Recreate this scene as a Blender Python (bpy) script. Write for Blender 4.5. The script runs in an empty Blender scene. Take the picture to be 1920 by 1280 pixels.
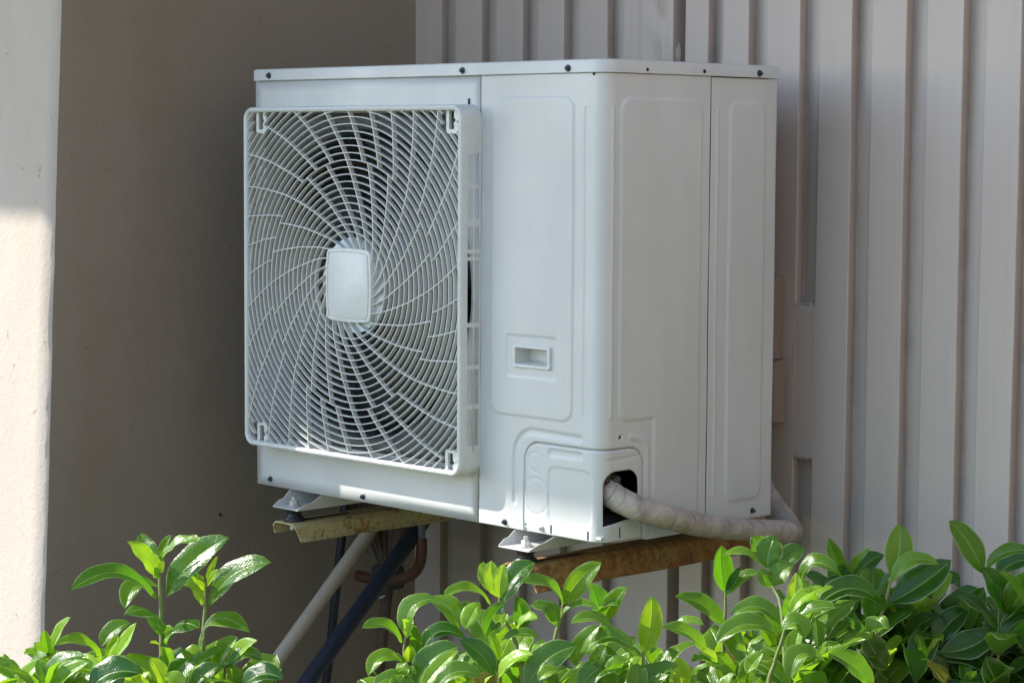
import bpy, bmesh, math, random
import numpy as np
from mathutils import Vector, Matrix
from mathutils.geometry import delaunay_2d_cdt

# ------------------------------------------------------------------ camera, sky, sun, exposure
scn = bpy.context.scene
COL = scn.collection
CAM = np.array([2.602394, -2.763124, 0.668941])
YAW, PITCH, ROLL, FPX = 0.795597, -0.085814, 0.005973, 4255.03
def _basis():
    cy, sy = math.cos(YAW), math.sin(YAW); cp, sp = math.cos(PITCH), math.sin(PITCH)
    fw = np.array([-sy*cp, cy*cp, sp]); rt = np.array([cy, sy, 0.0]); up = np.cross(rt, fw)
    cr, sr = math.cos(ROLL), math.sin(ROLL)
    return cr*rt + sr*up, -sr*rt + cr*up, fw
RT, UP, FW = _basis()
def at(u, v, t):
    """world point at distance t (metres along the view axis) seen at photo position u, v"""
    return CAM + t*(FW + RT*(u-960)/FPX - UP*(v-640)/FPX)
cd = bpy.data.cameras.new('camera'); cam = bpy.data.objects.new('camera', cd); COL.objects.link(cam)
cd.sensor_width = 36.0; cd.lens = FPX/1920*36.0; cd.clip_start = 0.05; cd.clip_end = 500
M = Matrix(((RT[0], UP[0], -FW[0], CAM[0]), (RT[1], UP[1], -FW[1], CAM[1]), (RT[2], UP[2], -FW[2], CAM[2]), (0, 0, 0, 1)))
cam.matrix_world = M
scn.camera = cam

SUN_TO = Vector((-1.5, -1.0, 1.3)).normalized()
w = bpy.data.worlds.new('World'); scn.world = w; w.use_nodes = True
nt = w.node_tree; bg = nt.nodes['Background']
sky = nt.nodes.new('ShaderNodeTexSky'); sky.sky_type = 'NISHITA'; sky.sun_disc = False
sky.sun_elevation = math.asin(SUN_TO.z); sky.sun_rotation = math.atan2(SUN_TO.x, SUN_TO.y) % (2*math.pi)
sky.air_density = 1.0; sky.dust_density = 0.4; sky.ozone_density = 1.0
nt.links.new(sky.outputs[0], bg.inputs[0]); bg.inputs[1].default_value = 0.15
sl = bpy.data.lights.new('sun', 'SUN'); sun = bpy.data.objects.new('sun', sl); COL.objects.link(sun)
sl.energy = 2.8; sl.angle = math.radians(0.53); sl.color = (1.0, 0.95, 0.87)
sun.rotation_euler = SUN_TO.to_track_quat('Z', 'Y').to_euler(); sun.location = (-3, -3, 4)
scn.view_settings.view_transform = 'Standard'; scn.view_settings.look = 'None'
scn.view_settings.gamma = 1; scn.view_settings.exposure = 1.5
scn.cycles.max_bounces = 10; scn.cycles.transparent_max_bounces = 8
rng = random.Random(7)

# ------------------------------------------------------------------ materials
def srgb(r, g, b):
    f = lambda c: (c/255/12.92 if c/255 <= .04045 else ((c/255+.055)/1.055)**2.4)
    return (f(r), f(g), f(b), 1)
class NT:
    def __init__(s, name):
        s.m = bpy.data.materials.new(name); s.m.use_nodes = True; s.t = s.m.node_tree
        s.b = s.t.nodes['Principled BSDF']; s.out = s.t.nodes['Material Output']
    def n(s, typ, **kw):
        x = s.t.nodes.new(typ)
        for k, v in kw.items():
            if k in x.bl_rna.properties: setattr(x, k, v)
            else: x.inputs[k.replace('_', ' ')].default_value = v
        return x
    def l(s, a, b): s.t.links.new(a, b)
    def noise(s, scale, detail=4, rough=.55, vec=None, dist=0):
        x = s.n('ShaderNodeTexNoise'); x.inputs['Scale'].default_value = scale
        x.inputs['Detail'].default_value = detail; x.inputs['Roughness'].default_value = rough
        x.inputs['Distortion'].default_value = dist
        s.l(vec if vec is not None else s.obj(), x.inputs['Vector']); return x.outputs['Fac']
    def obj(s):
        if not hasattr(s, '_tc'): s._tc = s.n('ShaderNodeTexCoord')
        return s._tc.outputs['Object']
    def scaled(s, x, y, z):
        m = s.n('ShaderNodeMapping'); m.inputs['Scale'].default_value = (x, y, z); s.l(s.obj(), m.inputs['Vector']); return m.outputs[0]
    def ramp(s, fac, *stops):
        r = s.n('ShaderNodeValToRGB'); e = r.color_ramp.elements
        while len(e) < len(stops): e.new(.5)
        for i, (p, c) in enumerate(stops):
            e[i].position = p; e[i].color = c if len(c) == 4 else (*c, 1)
        s.l(fac, r.inputs[0]); return r.outputs[0]
    def mix(s, fac, a, b, mode='MIX'):
        x = s.n('ShaderNodeMix', data_type='RGBA', blend_type=mode)
        for i, v in ((0, fac), (6, a), (7, b)):
            if isinstance(v, (int, float)): x.inputs[i].default_value = v
            elif isinstance(v, tuple): x.inputs[i].default_value = v if len(v) == 4 else (*v, 1)
            else: s.l(v, x.inputs[i])
        return x.outputs[2]
    def math(s, op, a, b=0.0):
        x = s.n('ShaderNodeMath', operation=op)
        for i, v in ((0, a), (1, b)):
            if isinstance(v, (int, float)): x.inputs[i].default_value = v
            else: s.l(v, x.inputs[i])
        return x.outputs[0]
    def bump(s, h, strength=.3, dist=.002, prev=None):
        x = s.n('ShaderNodeBump'); x.inputs['Strength'].default_value = strength; x.inputs['Distance'].default_value = dist
        s.l(h, x.inputs['Height'])
        if prev is not None: s.l(prev, x.inputs['Normal'])
        s.l(x.outputs[0], s.b.inputs['Normal']); return x.outputs[0]
    def base(s, c):
        if isinstance(c, tuple): s.b.inputs['Base Color'].default_value = c if len(c) == 4 else (*c, 1)
        else: s.l(c, s.b.inputs['Base Color'])
    def set(s, **kw):
        for k, v in kw.items(): s.b.inputs[k.replace('_', ' ')].default_value = v
        return s

def mat_enamel(name, col, rough=.42, dirt=.12):
    n = NT(name)
    big = n.noise(3.5, 5, .6, n.scaled(1, 1, .5)); sm = n.noise(260, 2, .5)
    streak = n.noise(30, 4, .6, n.scaled(1, 1, .06))
    c = n.mix(n.ramp(big, (.35, (0, 0, 0)), (.75, (1, 1, 1))), (*col, 1), tuple(x*(1-dirt) for x in col)+(1,))
    c = n.mix(n.math('MULTIPLY', n.ramp(streak, (.55, (0, 0, 0)), (.8, (1, 1, 1))), .14), c, (col[0]*.72, col[1]*.70, col[2]*.62, 1))
    sp = n.noise(420, 1, .4, None)
    c = n.mix(n.math('MULTIPLY', n.ramp(sp, (.72, (0, 0, 0)), (.76, (1, 1, 1))), .35), c, (.35, .31, .24, 1))
    n.base(c); n.set(Roughness=rough); n.bump(sm, .12, .0006)
    n.l(n.ramp(big, (.3, (rough-.08,)*3), (.7, (rough+.12,)*3)), n.b.inputs['Roughness'])
    return n.m
def mat_plain(name, col, rough=.5, metal=0, bumpscale=0, bumps=.2, spec=None):
    n = NT(name)
    v = n.noise(bumpscale or 40, 4, .6)
    n.base(n.mix(v, tuple(c*.88 for c in col)+(1,), tuple(min(1, c*1.1) for c in col)+(1,)))
    n.set(Roughness=rough, Metallic=metal)
    if bumpscale: n.bump(v, bumps, .002)
    return n.m
def mat_plaster(name, col, speck=.5, bs=1.0):
    n = NT(name)
    a = n.noise(2.2, 6, .6); b = n.noise(55, 6, .65); c_ = n.noise(240, 3, .6)
    pits = n.noise(46, 4, .6, n.scaled(1, 1, .8), .3)
    c = n.mix(a, tuple(x*.88 for x in col)+(1,), tuple(x*1.08 for x in col)+(1,))
    stain = n.noise(5, 5, .65, n.scaled(1, 1, .35))
    c = n.mix(n.math('MULTIPLY', n.ramp(stain, (.48, (0, 0, 0)), (.72, (1, 1, 1))), .35), c, (col[0]*.8, col[1]*.72, col[2]*.6, 1))
    pm = n.ramp(pits, (.675, (0, 0, 0)), (.70, (1, 1, 1)))
    c = n.mix(n.math('MULTIPLY', pm, speck*.4), c, (col[0]*.55, col[1]*.5, col[2]*.42, 1))
    n.base(c); n.set(Roughness=.9)
    h = n.math('ADD', n.math('MULTIPLY', b, .7), n.math('MULTIPLY', c_, .35))
    h = n.math('SUBTRACT', h, n.math('MULTIPLY', pm, .8))
    n.bump(h, .38*bs, .004)
    return n.m
def mat_sheet():
    n = NT('painted_sheet_metal')
    a = n.noise(1.6, 5, .6, n.scaled(1, 1, .5)); st = n.noise(18, 5, .65, n.scaled(1.5, 1, .05)); f = n.noise(300, 2, .5); mid = n.noise(26, 4, .6)
    col = SHEET
    c = n.mix(a, tuple(x*.9 for x in col)+(1,), tuple(x*1.08 for x in col)+(1,))
    c = n.mix(n.math('MULTIPLY', n.ramp(st, (.5, (0, 0, 0)), (.75, (1, 1, 1))), .3), c, (col[0]*.78, col[1]*.74, col[2]*.68, 1))
    sp = n.noise(150, 2, .5)
    c = n.mix(n.math('MULTIPLY', n.ramp(sp, (.70, (0, 0, 0)), (.73, (1, 1, 1))), .5), c, (.5, .48, .45, 1))
    ga = n.n('ShaderNodeAttribute'); ga.attribute_name = 'step_shade'
    c = n.mix(n.math('MULTIPLY', n.math('MULTIPLY', ga.outputs['Fac'], n.ramp(n.noise(9, 5, .7), (.2, (.45, .45, .45)), (.7, (1, 1, 1)))), .6), c, (.13, .10, .08, 1))   # shade of the rib steps put into the colour, broken up by noise
    n.base(c); n.set(Roughness=.55)
    n.bump(n.math('ADD', n.math('MULTIPLY', mid, .6), n.math('MULTIPLY', f, .08)), .2, .003)
    return n.m
def mat_rust(name, paint, amount):
    n = NT(name)
    a = n.noise(14, 8, .7); b = n.noise(90, 5, .7, None, .5); e = n.noise(40, 6, .7)
    m = n.ramp(n.math('ADD', n.math('MULTIPLY', a, .40), n.math('MULTIPLY', b, .60)), (.60-amount*.3, (0, 0, 0)), (.66-amount*.26, (1, 1, 1)))
    spk = n.ramp(n.noise(260, 3, .6), (.60, (0, 0, 0)), (.64, (1, 1, 1))); m = n.math('MAXIMUM', m, n.math('MULTIPLY', spk, .85))
    r = n.ramp(e, (.3, (.12, .045, .018)), (.5, (.30, .13, .035)), (.72, (.46, .27, .09)))
    c = n.mix(m, n.mix(a, tuple(x*.8 for x in paint)+(1,), (*paint, 1)), r)
    n.base(c); n.set(Roughness=.75); n.bump(n.math('ADD', m, b), .35, .0015)
    return n.m
def mat_tape():
    n = NT('wrapping_tape')
    a = n.noise(30, 6, .65); b = n.noise(140, 4, .6)
    c = n.ramp(a, (.3, (.30, .245, .20)), (.55, (.46, .39, .325)), (.8, (.56, .485, .41)))
    d = n.noise(22, 5, .7)
    c = n.mix(n.math('MULTIPLY', n.ramp(d, (.56, (0, 0, 0)), (.66, (1, 1, 1))), .55), c, (.16, .12, .10, 1))
    sa = n.n('ShaderNodeAttribute'); sa.attribute_name = 'seam'
    c = n.mix(n.math('MULTIPLY', sa.outputs['Fac'], .85), c, (.035, .028, .022, 1))   # grime held in the tape laps
    n.base(c); n.set(Roughness=.62); n.bump(n.math('ADD', a, n.math('MULTIPLY', b, .4)), .4, .003)
    return n.m
def mat_leaf():
    n = NT('leaf')
    uv = n.n('ShaderNodeUVMap'); uv.uv_map = 'leaf'
    sep = n.n('ShaderNodeSeparateXYZ'); n.l(uv.outputs[0], sep.inputs[0])
    at_ = n.n('ShaderNodeAttribute'); at_.attribute_name = 'tone'; tone = at_.outputs['Fac']
    U, V = sep.outputs[0], sep.outputs[1]                      # U along, V across -1..1 (stored 0..1)
    v = n.math('ABSOLUTE', n.math('SUBTRACT', n.math('MULTIPLY', V, 2), 1))
    n_old = n.math('MAXIMUM', n.math('SUBTRACT', tone, 1), 0.0)
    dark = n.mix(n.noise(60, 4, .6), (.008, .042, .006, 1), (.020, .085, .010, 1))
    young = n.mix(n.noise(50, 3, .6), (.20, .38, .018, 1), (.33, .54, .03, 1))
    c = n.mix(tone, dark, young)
    c = n.mix(n_old, c, n.mix(n.noise(80, 4, .6), (.16, .09, .03, 1), (.34, .26, .08, 1)))
    # side veins: fine pale lines that run obliquely from the midrib
    ph = n.math('ADD', n.math('MULTIPLY', U, 62), n.math('MULTIPLY', v, -14))
    sv = n.math('POWER', n.math('ABSOLUTE', n.math('SINE', ph)), 10)
    c = n.mix(n.math('MULTIPLY', sv, .07), c, (.12, .26, .05, 1))
    spot = n.noise(210, 2, .5); c = n.mix(n.math('MULTIPLY', n.ramp(spot, (.71, (0, 0, 0)), (.74, (1, 1, 1))), .6), c, (.20, .17, .05, 1))   # blemishes
    mid = n.ramp(v, (.03, (1, 1, 1)), (.09, (0, 0, 0)))
    c = n.mix(n.math('MULTIPLY', mid, .65), c, (.26, .40, .12, 1))
    edge = n.ramp(v, (.88, (0, 0, 0)), (.98, (1, 1, 1)))
    c = n.mix(n.math('MULTIPLY', edge, .75), c, (.42, .52, .22, 1))
    geo = n.n('ShaderNodeNewGeometry')
    c = n.mix(n.math('MULTIPLY', geo.outputs['Backfacing'], .55), c, n.mix(tone, (.10, .19, .07, 1), (.22, .36, .08, 1)))  # pale underside of the leaf
    n.base(c); n.set(Roughness=.27); n.b.inputs['Specular IOR Level'].default_value = .5
    h = n.math('ADD', n.math('MULTIPLY', sv, -.13), n.math('MULTIPLY', mid, -1.0))
    h = n.math('ADD', h, n.math('MULTIPLY', n.noise(95, 4, .6), 1.5))
    bn = n.bump(h, .5, .0016)
    tr = n.n('ShaderNodeBsdfTranslucent'); n.l(n.mix(n_old, n.mix(tone, (.12, .42, .010, 1), (.64, .92, .03, 1)), (.4, .25, .06, 1)), tr.inputs[0]); n.l(bn, tr.inputs['Normal'])
    mx = n.n('ShaderNodeMixShader'); mx.inputs[0].default_value = .40
    n.l(n.b.outputs[0], mx.inputs[1]); n.l(tr.outputs[0], mx.inputs[2]); n.l(mx.outputs[0], n.out.inputs[0])
    return n.m
SHEET = (.545, .46, .405)
ENAMEL = (.60, .598, .575)
enamel = mat_enamel('cream_enamel', ENAMEL, .42, .17)
plastic = mat_plain('white_plastic', (.64, .65, .62), .38, 0, 60, .05)
hubgrey = mat_plain('pale_hub_plastic', (.66, .70, .72), .38)
dark_in = mat_plain('dark_interior', (.012, .012, .013), .7)
fan_mat = mat_plain('fan_plastic', (.014, .014, .015), .6)
coil = mat_plain('aluminium_fins', (.03, .03, .03), .6, .2)
screw_m = mat_plain('dark_zinc', (.07, .08, .09), .35, .7, 300, .2)
bolt_m = mat_plain('galvanised_steel', (.5, .5, .48), .42, .6, 200, .3)
rubber = mat_plain('black_rubber', (.018, .02, .025), .45, 0, 90, .3)
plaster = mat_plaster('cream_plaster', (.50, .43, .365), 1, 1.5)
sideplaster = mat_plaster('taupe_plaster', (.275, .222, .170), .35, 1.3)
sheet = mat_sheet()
rusty = mat_rust('rusty_yellow_paint', (.50, .43, .21), .32)
rustier = mat_rust('rusty_brown_paint', (.42, .30, .11), .62)
tape = mat_tape()
leafm = mat_leaf()
stem_m = mat_plain('green_bark', (.16, .20, .06), .6, 0, 60, .4)
wood_m = mat_plain('brown_bark', (.12, .085, .05), .8, 0, 60, .6)
soil = mat_plain('soil', (.13, .10, .07), .95, 0, 12, .8)
creamp = mat_plain('cream_pvc', (.44, .37, .285), .5, 0, 25, .1)
navy = mat_plain('navy_pipe', (.014, .019, .031), .38, 0, 50, .15)
orange = mat_plain('rust_red_sleeve', (.085, .032, .02), .6, 0, 50, .4)
straw = mat_plain('dark_bristle', (.10, .072, .048), .7)
brownw = mat_plain('worn_brown_wood', (.09, .055, .035), .7, 0, 60, .5)
concrete = mat_plaster('roof_concrete', (.42, .40, .37), .3, .6)

# ------------------------------------------------------------------ mesh helpers
def tag(o, label=None, cat=None, group=None, kind=None):
    for k, v in (('label', label), ('category', cat), ('group', group), ('kind', kind)):
        if v: o[k] = v
    return o
def empty(name, loc=(0, 0, 0)):
    o = bpy.data.objects.new(name, None); o.location = loc; o.empty_display_size = .1; COL.objects.link(o); return o
def mk(name, verts, faces, mat, parent=None, smooth=True, mats=None):
    me = bpy.data.meshes.new(name); me.from_pydata([tuple(map(float, v)) for v in verts], [], faces)
    me.materials.append(mat)
    if mats:
        for m_ in mats: me.materials.append(m_)
    if smooth: me.polygons.foreach_set('use_smooth', [True]*len(me.polygons))
    me.update()
    o = bpy.data.objects.new(name, me); COL.objects.link(o)
    if parent is not None:
        o.parent = parent; o.matrix_parent_inverse = Matrix.Translation(-Vector(parent.location)) if parent.type == 'EMPTY' else Matrix()
    return o
class MB:
    def __init__(s): s.v = []; s.f = []
    def add(s, vs, fs):
        k = len(s.v); s.v += [tuple(x) for x in vs]; s.f += [tuple(i+k for i in f) for f in fs]; return s
    def box(s, x0, x1, y0, y1, z0, z1, ch=0.0):
        if ch <= 0:
            s.add([(x0,y0,z0),(x1,y0,z0),(x1,y1,z0),(x0,y1,z0),(x0,y0,z1),(x1,y0,z1),(x1,y1,z1),(x0,y1,z1)],
                  [(3,2,1,0),(4,5,6,7),(0,1,5,4),(1,2,6,5),(2,3,7,6),(3,0,4,7)]); return s
        bm = bmesh.new(); bmesh.ops.create_cube(bm, size=1)
        for v in bm.verts: v.co = Vector(((x0+x1)/2+v.co.x*(x1-x0), (y0+y1)/2+v.co.y*(y1-y0), (z0+z1)/2+v.co.z*(z1-z0)))
        bmesh.ops.bevel(bm, geom=bm.edges[:], offset=ch, segments=2, affect='EDGES', profile=.5)
        bm.verts.index_update(); s.add([tuple(v.co) for v in bm.verts], [tuple(v.index for v in f.verts) for f in bm.faces]); bm.free(); return s
    def tube(s, pts, rad, n=12, caps=True, jit=None):
        P = [Vector(p) for p in pts]; L = len(P)
        R_ = rad if hasattr(rad, '__len__') else [rad]*L
        T = [(P[min(i+1, L-1)]-P[max(i-1, 0)]).normalized() for i in range(L)]
        a = Vector((0, 0, 1)) if abs(T[0].z) < .9 else Vector((1, 0, 0))
        u = T[0].cross(a).normalized(); vs = []; fs = []
        for i in range(L):
            if i: u = (u - T[i]*u.dot(T[i])).normalized()
            w_ = T[i].cross(u)
            for j in range(n):
                th = 2*math.pi*j/n; r = R_[i]*(1 if jit is None else jit(i, th))
                vs.append(P[i]+(u*math.cos(th)+w_*math.sin(th))*r)
        for i in range(L-1):
            for j in range(n):
                fs.append((i*n+j, i*n+(j+1) % n, (i+1)*n+(j+1) % n, (i+1)*n+j))
        if caps: fs += [tuple(range(n))[::-1], tuple((L-1)*n+j for j in range(n))]
        return s.add(vs, fs)
    def lathe(s, c, prof, n=24, axis='z'):
        vs = []; fs = []
        for r, h in prof:
            for j in range(n):
                t = 2*math.pi*j/n; a, b = r*math.cos(t), r*math.sin(t)
                vs.append((c[0]+a, c[1]+b, c[2]+h) if axis == 'z' else (c[0]+a, c[1]+h, c[2]+b) if axis == 'y' else (c[0]+h, c[1]+a, c[2]+b))
        L = len(prof)
        for i in range(L-1):
            for j in range(n): fs.append((i*n+j, i*n+(j+1) % n, (i+1)*n+(j+1) % n, (i+1)*n+j))
        fs += [tuple(range(n))[::-1], tuple((L-1)*n+j for j in range(n))]
        return s.add(vs, fs)
    def prism(s, poly, plane, a, b):
        """poly in a 2-D plane ('xz','yz','xy'), extruded from a to b along the third axis"""
        f = {'xz': lambda p, h: (p[0], h, p[1]), 'yz': lambda p, h: (h, p[0], p[1]), 'xy': lambda p, h: (p[0], p[1], h)}[plane]
        n = len(poly); vs = [f(p, a) for p in poly]+[f(p, b) for p in poly]
        fs = [tuple(range(n))[::-1], tuple(range(n, 2*n))]+[(i, (i+1) % n, n+(i+1) % n, n+i) for i in range(n)]
        return s.add(vs, fs)
    def build(s, name, mat, parent=None, smooth=False, bevel=0, mats=None, fix=True):
        o = mk(name, s.v, s.f, mat, parent, smooth, mats)
        if fix:
            bm = bmesh.new(); bm.from_mesh(o.data); bmesh.ops.recalc_face_normals(bm, faces=bm.faces); bm.to_mesh(o.data); bm.free()
        if bevel:
            m_ = o.modifiers.new('bevel', 'BEVEL'); m_.width = bevel; m_.segments = 2; m_.limit_method = 'ANGLE'; m_.angle_limit = .6
        return o
def rrect(x0, x1, z0, z1, r, n=6):
    if not hasattr(r, '__len__'): r = (r,)*4
    out = []
    for (cx, cz, a0), q in zip(((x1, z0, -90), (x1, z1, 0), (x0, z1, 90), (x0, z0, 180)), r):
        sx = -1 if cx == x1 else 1; sz = -1 if cz == z1 else 1
        if q <= 0: out.append((cx, cz)); continue
        for k in range(n+1):
            t = math.radians(a0+90*k/n); out.append((cx+sx*q+q*math.cos(t), cz+sz*q+q*math.sin(t)))
    return out
def sstep(x, a, b):
    t = np.clip((x-a)/(b-a), 0, 1); return t*t*(3-2*t)
def sd_box(s, z, x0, x1, z0, z1, r):
    qx = np.abs(s-(x0+x1)/2)-(x1-x0)/2+r; qz = np.abs(z-(z0+z1)/2)-(z1-z0)/2+r
    return np.hypot(np.maximum(qx, 0), np.maximum(qz, 0))+np.minimum(np.maximum(qx, qz), 0)-r
def sd_seg(s, z, a, b):
    d = np.array(b)-np.array(a); L = d@d
    t = np.clip(((s-a[0])*d[0]+(z-a[1])*d[1])/L, 0, 1)
    return np.hypot(s-a[0]-t*d[0], z-a[1]-t*d[1])
def sd_poly(s, z, pts):
    return np.min([sd_seg(s, z, pts[i], pts[i+1]) for i in range(len(pts)-1)], axis=0)
def arc(cx, cz, r, a0, a1, n=8):
    return [(cx+r*math.cos(math.radians(a0+(a1-a0)*k/n)), cz+r*math.sin(math.radians(a0+(a1-a0)*k/n))) for k in range(n+1)]

# ------------------------------------------------------------------ setting: ground, walls, roof
WY = 0.62            # plane of the raised pans of the corrugated wall
GZ = -1.22           # ground level
g = MB()
N_ = 60
vs = []; fs = []
for j in range(N_+1):
    for i in range(N_+1):
        a = (i/N_*2-1); b = (j/N_*2-1)
        x = math.copysign(abs(a)**3, a)*120; y = math.copysign(abs(b)**3, b)*120
        vs.append((x, y, GZ+.02*math.sin(x*3.1)*math.cos(y*2.7)*math.exp(-abs(x)*.2)))
for j in range(N_):
    for i in range(N_): k = j*(N_+1)+i; fs.append((k, k+1, k+N_+2, k+N_+1))
gnd = NT('ground_soil_and_turf')
nn = gnd.noise(.8, 6, .6); n2 = gnd.noise(30, 5, .7)
gnd.base(gnd.mix(gnd.ramp(nn, (.4, (0, 0, 0)), (.6, (1, 1, 1))), gnd.ramp(n2, (.3, (.05, .042, .028)), (.7, (.12, .10, .07))), gnd.ramp(n2, (.3, (.03, .05, .012)), (.7, (.07, .10, .03)))))
gnd.set(Roughness=.95); gnd.bump(n2, .8, .02)
tag(mk('ground', vs, fs, gnd.m), kind='structure')

# masonry wall: cream front face towards the camera side, taupe return wall running back to the sheet wall
XL = -1.159
def wy_edge(z): return -.3022-(.944-z)*.0445      # the front edge leans a little
mb = MB(); mbs = MB()
zs = [GZ-.05+(2.56-GZ+.05)*k/90 for k in range(91)]
vs = []; fs = []; xs_ = [XL-.002-.0015, XL-.010, XL-.05, -1.5, -2.2, -3.2, -5.6]
rj = random.Random(3); wob = [rj.uniform(-1, 1) for _ in zs]
for k, z in enumerate(zs):
    for i, x in enumerate(xs_):
        e = .0016*wob[k] if i == 0 else 0
        vs.append((x+e, wy_edge(z)+(.006 if i == 0 else 0), z))
for k in range(len(zs)-1):
    for i in range(len(xs_)-1):
        a = k*len(xs_)+i; fs.append((a+1, a, a+len(xs_), a+len(xs_)+1))
wall = empty('masonry_wall', (XL-.5, -.3, GZ)); tag(wall, 'plastered wall with a sunlit cream front face at the left edge and a dark taupe return face', 'wall')
n0 = len(vs)
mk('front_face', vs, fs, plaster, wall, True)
vs = []; fs = []; ysn = 30
for k, z in enumerate(zs):
    y0 = wy_edge(z)+.006
    for i in range(ysn+1):
        y = y0+(WY+.10-y0)*i/ysn
        vs.append((XL-(.0035-.0016*wob[k] if i == 0 else .001*math.sin(y*9+z*2)), y, z))
for k in range(len(zs)-1):
    for i in range(ysn):
        a = k*(ysn+1)+i; fs.append((a, a+1, a+ysn+2, a+ysn+1))
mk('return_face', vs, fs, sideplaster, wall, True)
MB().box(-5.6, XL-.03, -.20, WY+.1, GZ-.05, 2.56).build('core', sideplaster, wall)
# nail hole stain in the return wall
MB().lathe((XL+.0005, .075, -.098), [(.004, 0), (.003, .003)], 10, 'x').build('nail', screw_m, wall)

# corrugated sheet wall
XR = [-1.0759, -.9493, -.8256, -.7032, -.5793, -.4020, -.3324+.0+.0, -.2099, -.0845, .0371, .1584, .2805, .3965]
XR = [-1.0759, -.9493, -.8256, -.7032, -.5793, -.4010, -.3100, -.2099, -.0845, .0371, .1584, .2805, .3985] + [.3985+.1222*k for k in range(1, 16)]
RW, DP = .044, .024
prof = [(-1.28, 0, -1)]
for i, x in enumerate(XR):
    rw = .030 if i == 5 else RW
    dp = .040 if i == 5 else DP
    if i == 6: rw = .035
    prof += [(x-.0016, 0, i), (x-.0003, .0010, i), (x+.0006, dp-.0015, i), (x+.0020, dp, i), (x+rw*.5, dp, i), (x+rw*.75, dp, i), (x+rw-.0010, dp-.0010, i), (x+rw+.0010, .0012, i), (x+rw+.0028, 0, i)]
    nx = XR[i+1] if i+1 < len(XR) else x+.12
    c = (x+rw+nx)/2
    prof += [(c, -.0008, -1)]
zs2 = np.sort(np.concatenate([np.linspace(GZ-.05, -.5, 8), np.linspace(-.45, 1.0, 90), np.linspace(1.05, 2.56, 8), [.0795, .0825, .3725, .3755]]))
r2 = random.Random(5); vs = []; fs = []; npf = len(prof)
for k, z in enumerate(zs2):
    for i, (x, d, ri) in enumerate(prof):
        if ri == 8 and .081 < z < .374: d *= .015
        wv = .0005*math.sin(z*5+i*.4)+.0002*math.sin(z*23+i*1.7)+ (r2.uniform(-.00025, .00025) if i % 10 in (1, 2, 3) else 0)
        vs.append((x+wv, WY+d+.001*math.sin(z*4+x*11), z))
for k in range(len(zs2)-1):
    for i in range(npf-1):
        a = k*npf+i; fs.append((a, a+1, a+npf+1, a+npf))
cw = empty('corrugated_wall', (-.2, WY, GZ)); tag(cw, 'grey beige ribbed sheet metal wall behind the air conditioner unit', 'wall')
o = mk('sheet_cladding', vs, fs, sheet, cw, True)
me = o.data; ed = np.empty(len(me.edges)*2, dtype=np.int32); me.edges.foreach_get('vertices', ed); ed = ed.reshape(-1, 2)
col_ = ed % npf; sh = (col_[:, 0] == col_[:, 1]) & np.isin((col_[:, 0]-1) % 10, (0, 1, 2, 3, 6, 7, 8)) & (col_[:, 0] > 0)
(me.attributes.get('sharp_edge') or me.attributes.new('sharp_edge', 'BOOLEAN', 'EDGE')).data.foreach_set('value', sh)
o.data.attributes.new('step_shade', 'FLOAT', 'POINT').data.foreach_set('value', np.array([(0, .35, 1, 1, .05, .0, .0, 0, 0, 0)[(i-1) % 10]*(0 if prof[i][2] == 8 and .081 < z_ < .374 else 1) if i else 0 for z_ in zs2 for i in range(npf)], dtype=np.float32)); 
# old sealant strip smeared over one rib, crumpled
vs = []; fs = []; zz = np.linspace(.60, 1.5, 90); W_ = 9
rs = random.Random(11)
for k, z in enumerate(zz):
    for i in range(W_):
        f = i/(W_-1); x = -.500+f*(.096)
        x += (.005*math.sin(z*31)+.003*math.sin(z*83)) * (f**3)
        d = .0025+.011*max(0, f-.6)/.4*(1+.5*math.sin(z*45+1)+.35*math.sin(z*101))+.0025*f*math.sin(z*60+i)
        if i == 0: d = -.002
        if i == W_-1: d = -.018
        vs.append((x, WY-d, z))
for k in range(len(zz)-1):
    for i in range(W_-1):
        a = k*W_+i; fs.append((a, a+1, a+W_+1, a+W_))
mk('sealant_strip', vs, fs, sheet, cw, True)
p = MB(); p.tube([(-.090, WY+.001, .3725), (-.07, WY+.003, .3740), (-.048, WY+.002, .3755)], .0028, 8); p.tube([(-.088, WY+.004, .0795), (-.07, WY+.004, .082), (-.05, WY+.004, .080)], .002, 8)
p.build('sealant_bead', mat_plain('grey_sealant', (.42, .41, .40), .7, 0, 80, .8), cw)

# roof that shades the wall, above the frame
RX = .10; FH = 4.2
rf = empty('roof', (0, -1.0, 2.5)); tag(rf, 'concrete roof overhang above both walls with a deep front fascia', 'roof')
MB().box(-5.6, RX, -1.74, .9, 2.565, 2.70).build('slab', concrete, rf, False, .01)
fa = MB()
fa.prism([(-5.6, 2.45), (-5.6, 2.71), (RX, 2.71), (RX, 2.375), (-3.334, 2.385), (-3.350, 2.45)][::-1], 'xz', -1.80, -1.745)
fa.build('fascia', concrete, rf, False, 0)
# brown block added out of view at right to screen sky and bounce sunlight
fn = empty('added_light_blocker', (4.0, -1, GZ)); tag(fn, 'brown block added out of view at the right to screen and bounce light', 'light blocker')
fm = mat_plain('blocker_brown', (.38, .31, .24), .8, 0, 30, .5)
MB().box(4.03, 9.0, -5.2, 7.2, GZ-.1, GZ+FH).build('core', fm, fn)
pl_ = MB()
for k in range(60): pl_.box(3.985+.006*(k % 2), 4.028, -5.2+k*.2, -5.2+k*.2+.19, GZ-.02, GZ+FH-.02)
pl_.build('blocker_boards', fm, fn)
MB().box(3.9, 9.1, -5.3, 7.3, GZ+FH+.002, GZ+FH+.14).build('blocker_cap', concrete, fn)

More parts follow.
